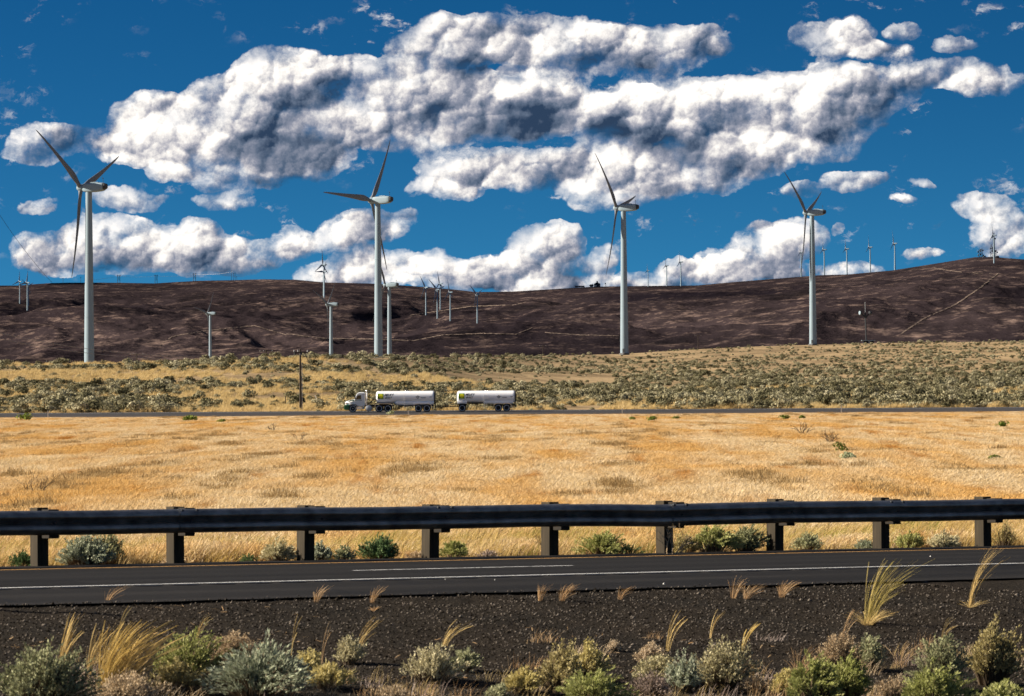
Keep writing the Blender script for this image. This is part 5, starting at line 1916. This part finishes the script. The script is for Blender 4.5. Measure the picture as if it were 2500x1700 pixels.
# single grass tufts
for px, py, wp, hp2, mt, lab, kw in [
    (262, 1472, 50, 46, M_REED, 'small orange grass tuft on the gravel edge at the far left', dict(n=18, lean=.9)),
    (772, 1470, 44, 46, M_REED, 'small orange grass tuft on the gravel edge below the third post', dict(n=30, lean=.55)),
    (908, 1474, 46, 48, M_REED, 'sparse orange grass tuft right of the one below the third post', dict(n=24, lean=.6)),
    (910, 1492, 34, 14, M_REED, 'flattened orange grass clump on the gravel left of centre', dict(n=30, lean=.5)),
    (1318, 1466, 40, 44, M_REED, 'left of a pair of orange tufts on the gravel edge near the centre', dict(n=26, lean=.4)),
    (1372, 1466, 56, 46, M_REED, 'right of a pair of orange tufts on the gravel edge near the centre', dict(n=40, lean=.7)),
    (1512, 1464, 44, 36, M_REED, 'thin orange tuft on the gravel edge right of the pair', dict(n=18, lean=.9)),
    (1790, 1462, 50, 58, M_REED, 'leftmost tuft of the orange row on the gravel edge at the right', dict(n=22, lean=.35)),
    (1822, 1464, 60, 42, M_REED, 'dense middle tuft of the orange row on the gravel edge at the right', dict(n=46, lean=.7)),
    (1908, 1458, 60, 44, M_REED, 'rightmost tuft of the orange row on the gravel edge at the right', dict(n=46, lean=.7)),
    (2122, 1522, 110, 160, M_WISP, 'big wind-blown clump of tall yellow-green grass on the gravel at the right', dict(n=44, lean=.62, head=.3, spread=.8, thick=.0019)),
    (2118, 1526, 100, 42, M_STRAW, 'dry matted base of the big wind-blown grass clump', dict(n=90, lean=.2, spread=1.3)),
    (2368, 1482, 50, 150, M_STRAW, 'tall sparse straw clump near the right edge of the gravel', dict(n=16, lean=.55, head=.2, spread=.8, thick=.0017)),
    (2370, 1484, 50, 22, M_STRAW, 'short pale root clump of the tall sparse straw at the right', dict(n=30, lean=.3, spread=1.5)),
    (150, 1640, 60, 150, M_STRAW, 'cluster of tall seed stalks in the lower left', dict(n=26, lean=.42, head=.7, spread=.5, thick=.0017)),
    (215, 1660, 60, 140, M_STRAW, 'second cluster of tall seed stalks in the lower left', dict(n=20, lean=.42, head=.7, spread=.5, thick=.0017)),
    (255, 1690, 150, 180, M_GOLD, 'big golden bunch of curved grass left of the bright green shrub', dict(n=120, lean=.62, head=.5, spread=.8, thick=.0017)),
    (300, 1690, 130, 150, M_STRAW, 'golden grass with drooping heads touching the bright green shrub', dict(n=80, lean=.75, head=.5, spread=.8, thick=.0017)),
    (280, 1590, 20, 130, M_STRAW, 'single tall stalk with a thick head rising over the lower left grass', dict(n=3, lean=.30, head=1.0, spread=.3, thick=.0028)),
    (480, 1560, 30, 66, M_STRAW, 'few bright straws above the bright green shrub', dict(n=8, lean=.7, head=.8, thick=.0017)),
    (712, 1600, 20, 110, M_STRAW, 'lone slanting straw right of the pale spiky shrub', dict(n=2, lean=.32, head=1.0, spread=.2, thick=.0017)),
    (785, 1620, 26, 110, M_REED, 'thin reddish stalks left of the small pale rounded shrub', dict(n=5, lean=.25, head=.6, spread=.5)),
    (870, 1600, 60, 104, M_STRAW, 'slanting yellow straws behind the small pale rounded shrub', dict(n=16, lean=.62, head=.6, spread=.6)),
    (1085, 1578, 60, 80, M_STRAW, 'fan of long straws above the pale tufted shrub', dict(n=9, lean=.95, head=.7, spread=.5, thick=.0017)),
    (1630, 1590, 50, 108, M_STRAW, 'slender seed stalks rising right of centre', dict(n=8, lean=.55, head=.8, spread=.5, thick=.0017)),
    (1735, 1560, 30, 76, M_STRAW, 'pair of bent stalks over the large pale shrub', dict(n=4, lean=.5, head=.8, thick=.0028)),
    (1812, 1592, 26, 80, M_GOLD, 'bright arched seed heads right of the large pale shrub', dict(n=7, lean=.5, head=1.0, spread=.5, thick=.003)),
    (2060, 1560, 50, 80, M_REED, 'reddish stalks above the pinkish tan shrub', dict(n=10, lean=.6, head=.6)),
    (2300, 1560, 40, 60, M_STRAW, 'short straws above the tall grey-green shrub at the right', dict(n=8, lean=.7, head=.5)),
    (1950, 1650, 110, 80, M_REED, 'loose reddish grass left of the tall green spikes', dict(n=40, lean=.5, spread=1.2)),
    (2200, 1620, 110, 60, M_REED, 'loose reddish grass on the gravel left of the right-hand shrubs', dict(n=26, lean=.6, spread=1.2)),
]:
    tuft(px, py, wp, hp2, mt, lab, **kw)


# bare twiggy shrubs
def twigs(seed, w, h, n=9, r=.006, depth=3, lean=0.0):
    R = random.Random(seed)
    mb = MB()

    def grow(p, d, L, rad, k):
        q = p + d * L * .5 + Vector((R.uniform(-1, 1), R.uniform(-1, 1), R.uniform(-.5, .5))) * L * .10
        e = p + d * L + Vector((R.uniform(-1, 1), R.uniform(-1, 1), R.uniform(-.5, 1))) * L * .12
        mb.tube([p, q, e], [rad, rad * .8, rad * .6], 4, False)
        if k:
            for _ in range(R.choice((2, 2, 3))):
                nd = (d + Vector((R.uniform(-1, 1), R.uniform(-1, 1), R.uniform(-.5, .8))) * .8).normalized()
                grow(q.lerp(e, R.random()), nd, L * R.uniform(.5, .75), rad * .6, k - 1)
    for i in range(n):
        a = R.uniform(0, 2 * math.pi)
        d = Vector((math.cos(a) * w / h * .6 + lean, math.sin(a) * w / h * .4, 1)).normalized()
        grow(Vector((R.uniform(-.1, .1) * w, R.uniform(-.1, .1) * w, 0)), d, h * R.uniform(.45, .7), r, depth)
    return mb.mesh('bare_shrub')


def bare(px, py, wpx, hpx, lab, seed, D=None, mat=M_TWIG, n=8, r=None, lean=0.0, back=None):
    if back is not None:
        y = (N_RAIL + back) / (RC - ray(px, py)[0] * RS)
        x = ray(px, py)[0] * y
        z = zg1(x, y)
    else:
        x, y, z = ground_hit(px, py, 60.0, 500.0)
    m = y / F_PX
    o = link('bare_shrub', twigs(seed, wpx * m, hpx * m, n, r or m * 1.0, 3, lean), None, mat)
    o.location = (x, y, z - .03)
    tag(o, lab, 'shrub', 'bare dead shrubs')


bare(82, 1218, 90, 66, 'large bare dark twig shrub in the golden field at the far left', 1, n=8)
bare(1958, 1062, 56, 34, 'bare branching twig in the field right of centre, the higher of two', 2, n=5)
bare(2026, 1086, 50, 36, 'bushy bare twig in the field just below and right of another', 3, n=8)
bare(2372, 1082, 90, 16, 'low sprawling bare branch in the field near the right edge', 4, n=5)
bare(668, 1056, 40, 22, 'small bare twig in the field below the utility pole', 5, n=4)
bare(733, 1080, 26, 28, 'lone upright dead stem in the field below the utility pole', 6, n=3)
bare(1340, 1350, 60, 80, 'crooked dark bare branch just left of the fifth post', 7, n=3, back=1.0)
bare(1640, 1346, 90, 86, 'pale bare tumbleweed branches caught on the sixth post', 8, n=9, back=-.35, mat=M_TWIG_P, lean=.5)
bare(550, 1236, 50, 22, 'small dark twig shrub behind the rail right of the second post', 9, n=7)

# ------------------------------------------------------------------ scattered cover
def scatter(name, label, category, P, rz, scl, idx_, variants, tilt=None):
    """Ground cover nobody could count: one object that stands copies of a few plants on given points."""
    col = bpy.data.collections.new(name + '_kinds')
    for i, me in enumerate(variants):
        col.objects.link(bpy.data.objects.new('%s_%02d' % (name, i), me))
    me = bpy.data.meshes.new(name)
    me.vertices.add(len(P))
    me.vertices.foreach_set('co', np.ascontiguousarray(P, dtype=np.float32).ravel())
    at = me.attributes.new('rot', 'FLOAT_VECTOR', 'POINT')
    rv = np.zeros((len(P), 3), np.float32)
    rv[:, 2] = rz
    at.data.foreach_set('vector', rv.ravel())
    at = me.attributes.new('scl', 'FLOAT_VECTOR', 'POINT')
    at.data.foreach_set('vector', np.ascontiguousarray(scl, dtype=np.float32).ravel())
    at = me.attributes.new('pick', 'INT', 'POINT')
    at.data.foreach_set('value', np.ascontiguousarray(idx_, dtype=np.int32))
    o = link(name, me)
    ng = bpy.data.node_groups.new(name, 'GeometryNodeTree')
    ng.interface.new_socket('Geometry', in_out='INPUT', socket_type='NodeSocketGeometry')
    ng.interface.new_socket('Geometry', in_out='OUTPUT', socket_type='NodeSocketGeometry')
    gi, go = ng.nodes.new('NodeGroupInput'), ng.nodes.new('NodeGroupOutput')
    ip = ng.nodes.new('GeometryNodeInstanceOnPoints')
    ci = ng.nodes.new('GeometryNodeCollectionInfo')
    ci.inputs['Collection'].default_value = col
    ci.inputs['Separate Children'].default_value = True
    ci.inputs['Reset Children'].default_value = True
    ip.inputs['Pick Instance'].default_value = True

    def attr(nm, typ):
        n = ng.nodes.new('GeometryNodeInputNamedAttribute')
        n.data_type = typ
        n.inputs['Name'].default_value = nm
        return n.outputs['Attribute']
    ng.links.new(gi.outputs[0], ip.inputs['Points'])
    ng.links.new(ci.outputs[0], ip.inputs['Instance'])
    ng.links.new(attr('pick', 'INT'), ip.inputs['Instance Index'])
    ng.links.new(attr('rot', 'FLOAT_VECTOR'), ip.inputs['Rotation'])
    ng.links.new(attr('scl', 'FLOAT_VECTOR'), ip.inputs['Scale'])
    ng.links.new(ip.outputs[0], go.inputs[0])
    o.modifiers.new('scatter', 'NODES').node_group = ng
    tag(o, label, category, kind='stuff')
    return o


def patch_mesh(seed, mat, n, rad, h0, h1, thick, lean=.45, k=3, wild=.28):
    R = np.random.default_rng(seed)
    a, r = R.random(n) * 2 * np.pi, np.sqrt(R.random(n)) * rad
    # stalks gather in a few clumps inside the patch
    cl = R.normal(size=(5, 2)) * rad * .45
    root = np.stack([r * np.cos(a), r * np.sin(a), np.zeros(n)], -1)
    g = R.integers(0, 5, n)
    root[:, :2] = root[:, :2] * .55 + cl[g] * .8
    hz = R.uniform(h0, h1, n) * (.75 + .5 * R.random(5)[g])
    tip = root + np.stack([lean * hz * R.uniform(.2, 1.3, n) + R.normal(size=n) * hz * wild, R.normal(size=n) * hz * wild, hz], -1)
    t_ = np.linspace(0, 1, k)[None, :, None]
    mid = root + (tip - root) * np.array([.25, .4, .66])
    P = (1 - t_) ** 2 * root[:, None] + 2 * t_ * (1 - t_) * mid[:, None] + t_ ** 2 * tip[:, None]
    V, F_ = ribbons(P, np.linspace(1.0, .45, k) * thick, R)
    me = mesh_np('grass_patch', V, F_)
    me.materials.append(mat)
    return me


# golden field grass
FG = [patch_mesh(300 + i, M_FIELD, 190, .34, .05, .20, .0050, .15 + .05 * i, 3, .55) for i in range(6)]
R = np.random.default_rng(21)


def field_points(n, d0, d1, power, umax=.150):
    d = (d0 ** (1 - power) + R.random(n) * (d1 ** (1 - power) - d0 ** (1 - power))) ** (1 / (1 - power))
    u = R.uniform(-umax, umax, n)
    return u * d, d


x, y = field_points(115000, 50.0, 504.0, .9)
keep = road_n(x, y) > N_RAIL + 1.6
# thin bare streaks
keep &= (fbm(x / 6.0, y / 15.0, 4) > -.16) | (R.random(len(x)) < .22)
x, y = x[keep], y[keep]
z = zg(x, y)
sz = np.interp(y, [50, 90, 200, 504], [.9, 1.0, 1.35, 1.9]) * R.uniform(.7, 1.25, len(x))
hgt = np.interp(y, [50, 62, 110, 400, 470, 504], [1.0, .85, .8, .8, .35, .18]) * R.uniform(.75, 1.25, len(x)) * (1 + .8 * fbm(x / 3.5, y / 8, 3))
scatter('field_grass', 'golden dry grass covering the field between the guardrail and the far road', 'grass', np.stack([x, y, z - .02], -1), R.uniform(-.5, .5, len(x)), np.stack([sz, sz, hgt], -1), R.integers(0, 6, len(x)), FG)
# brown scrubby stubble in drifts across the field
M_STUB = mat_leaf('brown_stubble', [(.20, .125, .05), (.36, .24, .105), (.54, .385, .19)], .25)
SB = [patch_mesh(380 + i, M_STUB, 90, .40, .05, .24, .008, .1) for i in range(4)]
x, y = field_points(60000, 60.0, 480.0, .85)
k = (fbm(x / 1.9 + 40, y / 17.0, 4) + .45 * fbm(x / 14.0, y / 90.0 + 20, 2) > .36) & (road_n(x, y) > N_RAIL + 4)
x, y = x[k], y[k]
z = zg(x, y)
sz = np.interp(y, [60, 90, 200, 480], [.8, .9, 1.2, 1.7]) * R.uniform(.6, 1.3, len(x))
scatter('field_stubble', 'brown scrubby stubble in drifts across the golden field', 'stubble', np.stack([x, y, z - .01], -1), R.random(len(x)) * 6.28, np.stack([sz, sz, R.uniform(.4, 1.1, len(x))], -1), R.integers(0, 4, len(x)), SB)
# taller yellow grass just beyond the rail
TG = [patch_mesh(330 + i, (M_GOLD, M_PALE_G, M_GREENY, M_GOLD)[i], 70, .35, .14, .40, .0032, .55, 5) for i in range(4)]
s_ = R.uniform(14, 47, 1500)
n_ = N_RAIL + 1.1 + R.random(1500) ** 1.1 * 6.5
x, y = road_xy(s_, n_)
z = zg(x, y)
pk = np.where(R.random(1500) < .12, 2, R.integers(0, 4, 1500))
pk = np.where((pk == 2) & (R.random(1500) < .6), 1, pk)
sz = R.uniform(.6, 1.1, 1500)
scatter('roadside_grass', 'yellow grass leaning in the wind just beyond the guardrail', 'grass', np.stack([x, y, z - .02], -1), R.uniform(-.4, .4, 1500), np.stack([sz, sz, sz * R.uniform(.6, 1.1, 1500)], -1), pk, TG)


# sagebrush on the slope
def sage_mesh(seed, w=1.3, h=.95, n=230, cl=.11):
    Rr = np.random.default_rng(seed)
    # lumps make an uneven dome
    L = 7
    la, lr = Rr.random(L) * 2 * np.pi, np.sqrt(Rr.random(L)) * w * .30
    c = np.stack([lr * np.cos(la), lr * np.sin(la), Rr.uniform(.30, .62, L) * h], -1)
    rad = Rr.uniform(.20, .36, L) * w
    g = Rr.integers(0, L, n)
    d = Rr.normal(size=(n, 3))
    d /= np.linalg.norm(d, axis=1)[:, None]
    d[:, 2] = np.abs(d[:, 2]) * 1.0 - .15
    p = c[g] + d * rad[g][:, None] * Rr.uniform(.75, 1.08, n)[:, None] * np.array([1, 1, .85])
    p[:, 2] = np.clip(p[:, 2], .04, None)
    out = d + Rr.normal(size=(n, 3)) * .45
    out /= np.linalg.norm(out, axis=1)[:, None]
    a = np.cross(out, Rr.normal(size=(n, 3)))
    a /= np.linalg.norm(a, axis=1)[:, None]
    b2 = np.cross(out, a)
    s1 = cl * Rr.uniform(.6, 1.4, n)[:, None]
    s2 = cl * Rr.uniform(.35, .9, n)[:, None]
    V = np.stack([p - a * s1, p - b2 * s2 + out * .02, p + a * s1, p + b2 * s2 + out * .03], 1).reshape(-1, 3)
    F_ = np.arange(n * 4).reshape(-1, 4)
    # dark woody core
    me = mesh_np('sagebrush', V, F_)
    me.materials.append(M_SAGE_F)
    return me


SG = [sage_mesh(400 + i, 1.3 + .2 * (i % 3), .85 + .12 * (i % 4)) for i in range(8)]


def brush_density(px, py):
    """How thick the brush stands, by the stretch of slope."""
    top = np.interp(px, [45, 300, 520, 760, 1000, 1250], [893, 889, 883, 876, 873, 871])
    d = np.where(py < top + np.interp(px, [45, 250, 500, 900, 1300], [12, 16, 26, 40, 44]), 1.0, .03)
    low = np.where(px < 430, .95, np.where(px < 520, .5, np.where(px < 830, np.where(py < 966, .30, .08), .7)))
    d = np.where((px < 830) & (py > 938), low, d)
    d = np.where((px >= 830) & (px < 1650) & (py > 944), .8, d)
    d = np.where((px >= 1650), np.where(py < 880, .55, .95), d)
    d = np.where((px > 1350) & (py < 905), .42, d)
    d = np.where((px > 1500) & (px < 1650) & (py > 905), .6, d)
    return d


def brush_points(n, d0, d1, power):
    x, y = field_points(n, d0, d1, power, .152)
    z = zg(x, y)
    px, py = to_px(x, y, z)
    px, py = px.astype(float), py.astype(float)
    nz = fbm(x / 26.0, y / 60.0, 3)
    dens = brush_density(px, py) * np.clip(.85 + 2.6 * nz, .02, 1.3)
    # keep the grassy shelf round the two right towers clear
    shelf = (px > 1330) & (px < 2060) & (y > 1900) & (nz < .18)
    dens = np.where(shelf, .02, dens)
    k = (R.random(n) < dens) & (y < crest_dist(x / y) + 25)
    return x[k], y[k], z[k], py[k]


x, y, z, py = brush_points(23000, FR1 + 4.5, 930, .6)
x2, y2, z2, py2 = brush_points(42000, 900, 2450, .2)
x, y, z = np.concatenate([x, x2]), np.concatenate([y, y2]), np.concatenate([z, z2])
sz = np.clip(.80 * np.exp(R.normal(size=len(x)) * .40), .40, 1.75) * np.interp(y, [520, 900, 2400], [1.0, 1.0, 1.15])
hh_ = sz * R.uniform(.75, 1.25, len(x))
pk = R.integers(0, 8, len(x))
rz = R.random(len(x)) * 6.28
# the 280 that show largest stand as plants of their own
order = np.argsort(-sz / y)
own, rest = order[:280], order[280:]
scatter('sagebrush_cover', 'mass of grey-green sagebrush covering the slope beyond the far road', 'sagebrush', np.stack([x, y, z - .03], -1)[rest], rz[rest], np.stack([sz, sz, hh_], -1)[rest], pk[rest], SG)
ZONES = [(140, 'at the far left'), (330, 'below the leftmost tall tower'), (500, 'left of the lone valley turbine'), (690, 'left of the utility pole'), (835, 'between the pole and the cab'), (1075, 'behind the front trailer'),
         (1270, 'behind the rear trailer'), (1420, 'just right of the truck'), (1620, 'below the tower right of centre'), (1850, 'between the two right towers'), (2080, 'below the rightmost tower'), (2280, 'right of the far delineator'), (9999, 'at the far right')]
for i in own:
    o = link('sagebrush', SG[pk[i]])
    o.location = (x[i], y[i], z[i] - .03)
    o.rotation_euler = (0, 0, rz[i])
    o.scale = (sz[i], sz[i], hh_[i])
    bpx = float(to_px(x[i], y[i], z[i])[0])
    zone = [q for lim, q in ZONES if bpx < lim][0]
    row = 'beside the far road' if y[i] < 545 else ('a little up the slope' if y[i] < 585 else 'higher on the slope')
    tag(o, '%s sagebrush %s, %s' % ('tall grey-green' if hh_[i] > 1.45 else 'squat grey-green', row, zone), 'sagebrush', 'larger sagebrush bushes beyond the far road')

# pale grass between the brush
BG = [patch_mesh(360 + i, M_PALE_G, 90, .8, .3, .75, .014, .4) for i in range(4)]
x, y = field_points(15000, FR1 + 3.0, 900, .6, .152)
k = fbm(x / 20.0, y / 60.0, 3) > -.25
x, y = x[k], y[k]
z = zg(x, y)
sz = R.uniform(.8, 1.5, len(x))
scatter('slope_grass', 'pale dry grass between the brush beyond the far road', 'grass', np.stack([x, y, z - .03], -1), R.uniform(-.5, .5, len(x)), np.stack([sz, sz, sz * R.uniform(.5, 1.0, len(x))], -1), R.integers(0, 4, len(x)), BG)

# green shrubs by the far road and in the field
M_FGREEN = mat_leaf('far_green_shrub', [(.05, .085, .015), (.13, .17, .03), (.24, .26, .07)], .2)
M_FPALE = mat_leaf('far_pale_shrub', [(.20, .24, .13), (.33, .36, .21), (.45, .46, .30)], .2)


def field_shrub(px, py, wpx, hpx, mat, lab, seed):
    if py > 1012:
        x, y, z = ground_hit(px, py, 60.0, 503.0)
    else:
        q = land_at(px, py, FR1 + 2.5)
        x, y, z = q
    m = y / F_PX
    me = sage_mesh(seed, wpx * m, hpx * m * 1.25, 200, .09 * wpx * m / 1.2).copy()
    me.materials.clear()
    me.materials.append(mat)
    o = link('shrub', me)
    o.location = (x, y, z - .02)
    tag(o, lab, 'shrub', 'small shrubs in the field and by the far road')


for i, (px, py, wp, hp2, mt, lab) in enumerate([
        (60, 1032, 40, 24, M_FGREEN, 'dark green shrub at the left end of the far road, on its near side'), (950, 1016, 22, 14, M_FPALE, 'pale round bush on the near verge in front of the truck wheels'),
        (1296, 1008, 12, 8, M_FPALE, 'tiny pale bush on the verge just behind the rear trailer'), (1595, 1030, 28, 12, M_FGREEN, 'small green shrub in the field right of the truck'), (1545, 1028, 18, 9, M_FGREEN, 'smaller green shrub left of another in the field right of the truck'),
        (1650, 1026, 20, 9, M_FGREEN, 'yellowish green shrub by the far road between the truck and the right delineator'), (1915, 1026, 26, 11, M_FGREEN, 'green shrub near the far road below the right tower'), (1960, 1024, 20, 9, M_FGREEN, 'little green shrub right of the one below the right tower'),
        (2068, 1128, 46, 22, M_FPALE, 'pale bluish green shrub alone in the field at the right'), (2052, 1110, 34, 30, M_FGREEN, 'yellow-green weed just above the pale bluish shrub'), (2108, 1146, 20, 10, M_FGREEN, 'small green weed below the pale bluish shrub'),
        (2430, 1126, 40, 10, M_FGREEN, 'low green weed near the right edge of the field'), (2125, 1192, 24, 12, M_FGREEN, 'small green weed in the field above the rail at the right'), (465, 1030, 40, 12, M_FGREEN, 'yellow-green weed patch by the far road at the left'),
        (540, 1034, 20, 10, M_FGREEN, 'small yellow-green weed right of another by the far road at the left'), (2448, 1052, 30, 26, M_FGREEN, 'dark shrub at the right edge of the field below the far road')]):
    field_shrub(px, py, wp, hp2, mt, lab, 700 + i)
for i, (px, w_) in enumerate([(196, 26), (255, 30), (330, 18), (398, 34), (432, 26), (468, 18), (526, 22), (584, 26), (640, 14)]):
    field_shrub(px, 1004 - (px - 196) * .012, w_, 9, M_FPALE, 'pale low bush on the far kerb of the far road, number %s from the left' % ('one', 'two', 'three', 'four', 'five', 'six', 'seven', 'eight', 'nine')[i], 760 + i)

# dry undergrowth along the foot of the foreground shrubs
UG = [patch_mesh(390 + i, (M_PALE_G, M_REED, LEAF['tan'], LEAF['grey'])[i], 46, .16, .03, .13, .0016, .35, 4) for i in range(4)]
R = np.random.default_rng(29)
n = 800
d = R.uniform(26.5, 36.5, n)
u = R.uniform(-.145, .145, n)
x, y = u * d, d
lowness = N_EDGE - road_n(x, y)
k = (lowness > 2.0) & (R.random(n) < np.interp(lowness, [2, 3.5, 6.5], [.02, .18, 1.0])) & (fbm(x * 1.3, y * .9, 3) > -.12)
x, y = x[k], y[k]
sz = R.uniform(.6, 1.4, len(x))
scatter('verge_grass', 'thin dry grass and twigs on the gravel between the foreground shrubs', 'grass', np.stack([x, y, zg(x, y) - .004], -1), R.uniform(-.6, .6, len(x)), np.stack([sz, sz, sz * R.uniform(.6, 1.3, len(x))], -1), R.integers(0, 4, len(x)), UG)

# ------------------------------------------------------------------ gravel
M_STONE = mat_leaf('gravel_stone', [(.007, .006, .0048), (.023, .0192, .0148), (.050, .042, .033), (.17, .145, .12)], .0, None, .1, 0.0)
R = np.random.default_rng(33)
N = 62000
d = 24 + 18 * R.random(N) ** .85
u = R.uniform(-.145, .145, N)
x, y = u * d, d
k = road_n(x, y) < N_EDGE + .10 * (R.random(N) < .8) + .5 * (R.random(N) < .03)
x, y = x[k], y[k]
n = len(x)
z = np.where(road_n(x, y) > N_EDGE + .02, Z_ROAD - .03, zg(x, y))
sz = R.uniform(.005, .014, n) * np.where(R.random(n) < .03, 1.8, 1.0)
octa = np.array([(1, 0, 0), (0, 1, 0), (-1, 0, 0), (0, -1, 0), (0, 0, 1), (0, 0, -.6)], float)
V = octa[None] * sz[:, None, None] * R.uniform(.6, 1.35, (n, 6, 1))
ang = R.random(n) * 6.28
ca, sa = np.cos(ang)[:, None], np.sin(ang)[:, None]
V = np.stack([V[..., 0] * ca - V[..., 1] * sa, V[..., 0] * sa + V[..., 1] * ca, V[..., 2] * .8], -1)
V += np.stack([x, y, z + .002], -1)[:, None]
fo = np.array([(0, 1, 4), (1, 2, 4), (2, 3, 4), (3, 0, 4), (1, 0, 5), (2, 1, 5), (3, 2, 5), (0, 3, 5)])
Fq = (fo[None] + (np.arange(n) * 6)[:, None, None]).reshape(-1, 3)
o = link('gravel', mesh_np('gravel', V.reshape(-1, 3), Fq), None, M_STONE)
tag(o, 'loose dark gravel on the verge in front of the road', 'gravel', kind='stuff')
# dry litter blown on the gravel
R2 = np.random.default_rng(34)
n = 900
d = R2.uniform(26, 37, n)
u = R2.uniform(-.14, .14, n)
k = (road_n(u * d, d) < N_EDGE - .1) & (fbm(u * d * .8, d * .8, 2) > .05)
u, d = u[k], d[k]
x, y = u * d, d
z = zg(x, y) + .012
dr = R2.normal(size=(len(x), 3)) * np.array([1, 1, .25])
dr /= np.linalg.norm(dr, axis=1)[:, None]
P = np.stack([np.stack([x, y, z], -1) + dr * q for q in (-.03, 0, .03)], 1) + R2.normal(size=(len(x), 3, 3)) * .004
o = link('straw_litter', mesh_np('straw_litter', *ribbons(P, np.array([.0018, .0022, .0014]), R2)), None, M_REED)
tag(o, 'scattered bits of dry straw lying on the dark gravel', 'litter', kind='stuff')
# light stones on the asphalt
for i, (px, py, s_, lab) in enumerate([(1621, 1429, .030, 'largest pale stone on the shoulder right of centre'), (1087, 1417, .018, 'small pale stone on the shoulder left of centre'), (1208, 1418, .018, 'small pale stone on the shoulder at the centre'),
                                       (2272, 1361, .026, 'white flake lying in the lane at the far right')]):
    x, sl = ray(px, py)
    d = (Z_ROAD - .005) / sl
    mb = MB().add([tuple(np.array(v) * s_ * .5 * random.uniform(.7, 1.2)) for v in octa], [tuple(f) for f in fo])
    o = mb.build('stone', M_PALE, None)
    o.location = (x * d, d, Z_ROAD + .2 * s_)
    tag(o, lab, 'stone', 'pale stones on the asphalt')
# edge marker standing beyond the left edge, whose long shadow falls across the gravel
xm, ym, zm = ground_hit(45, 1495)
hm = 1.15
lm = hm / math.tan(SUN_EL)
xm, ym = xm - .62 * lm, ym + .02
o = tag(empty('marker_post', (xm, ym, zg1(xm, ym))), 'roadside marker post just outside the left edge casting a long shadow', 'post')
MB().box((0, 0, hm / 2 - .1), (.10, .08, hm + .2)).build('post', M_POST, o)
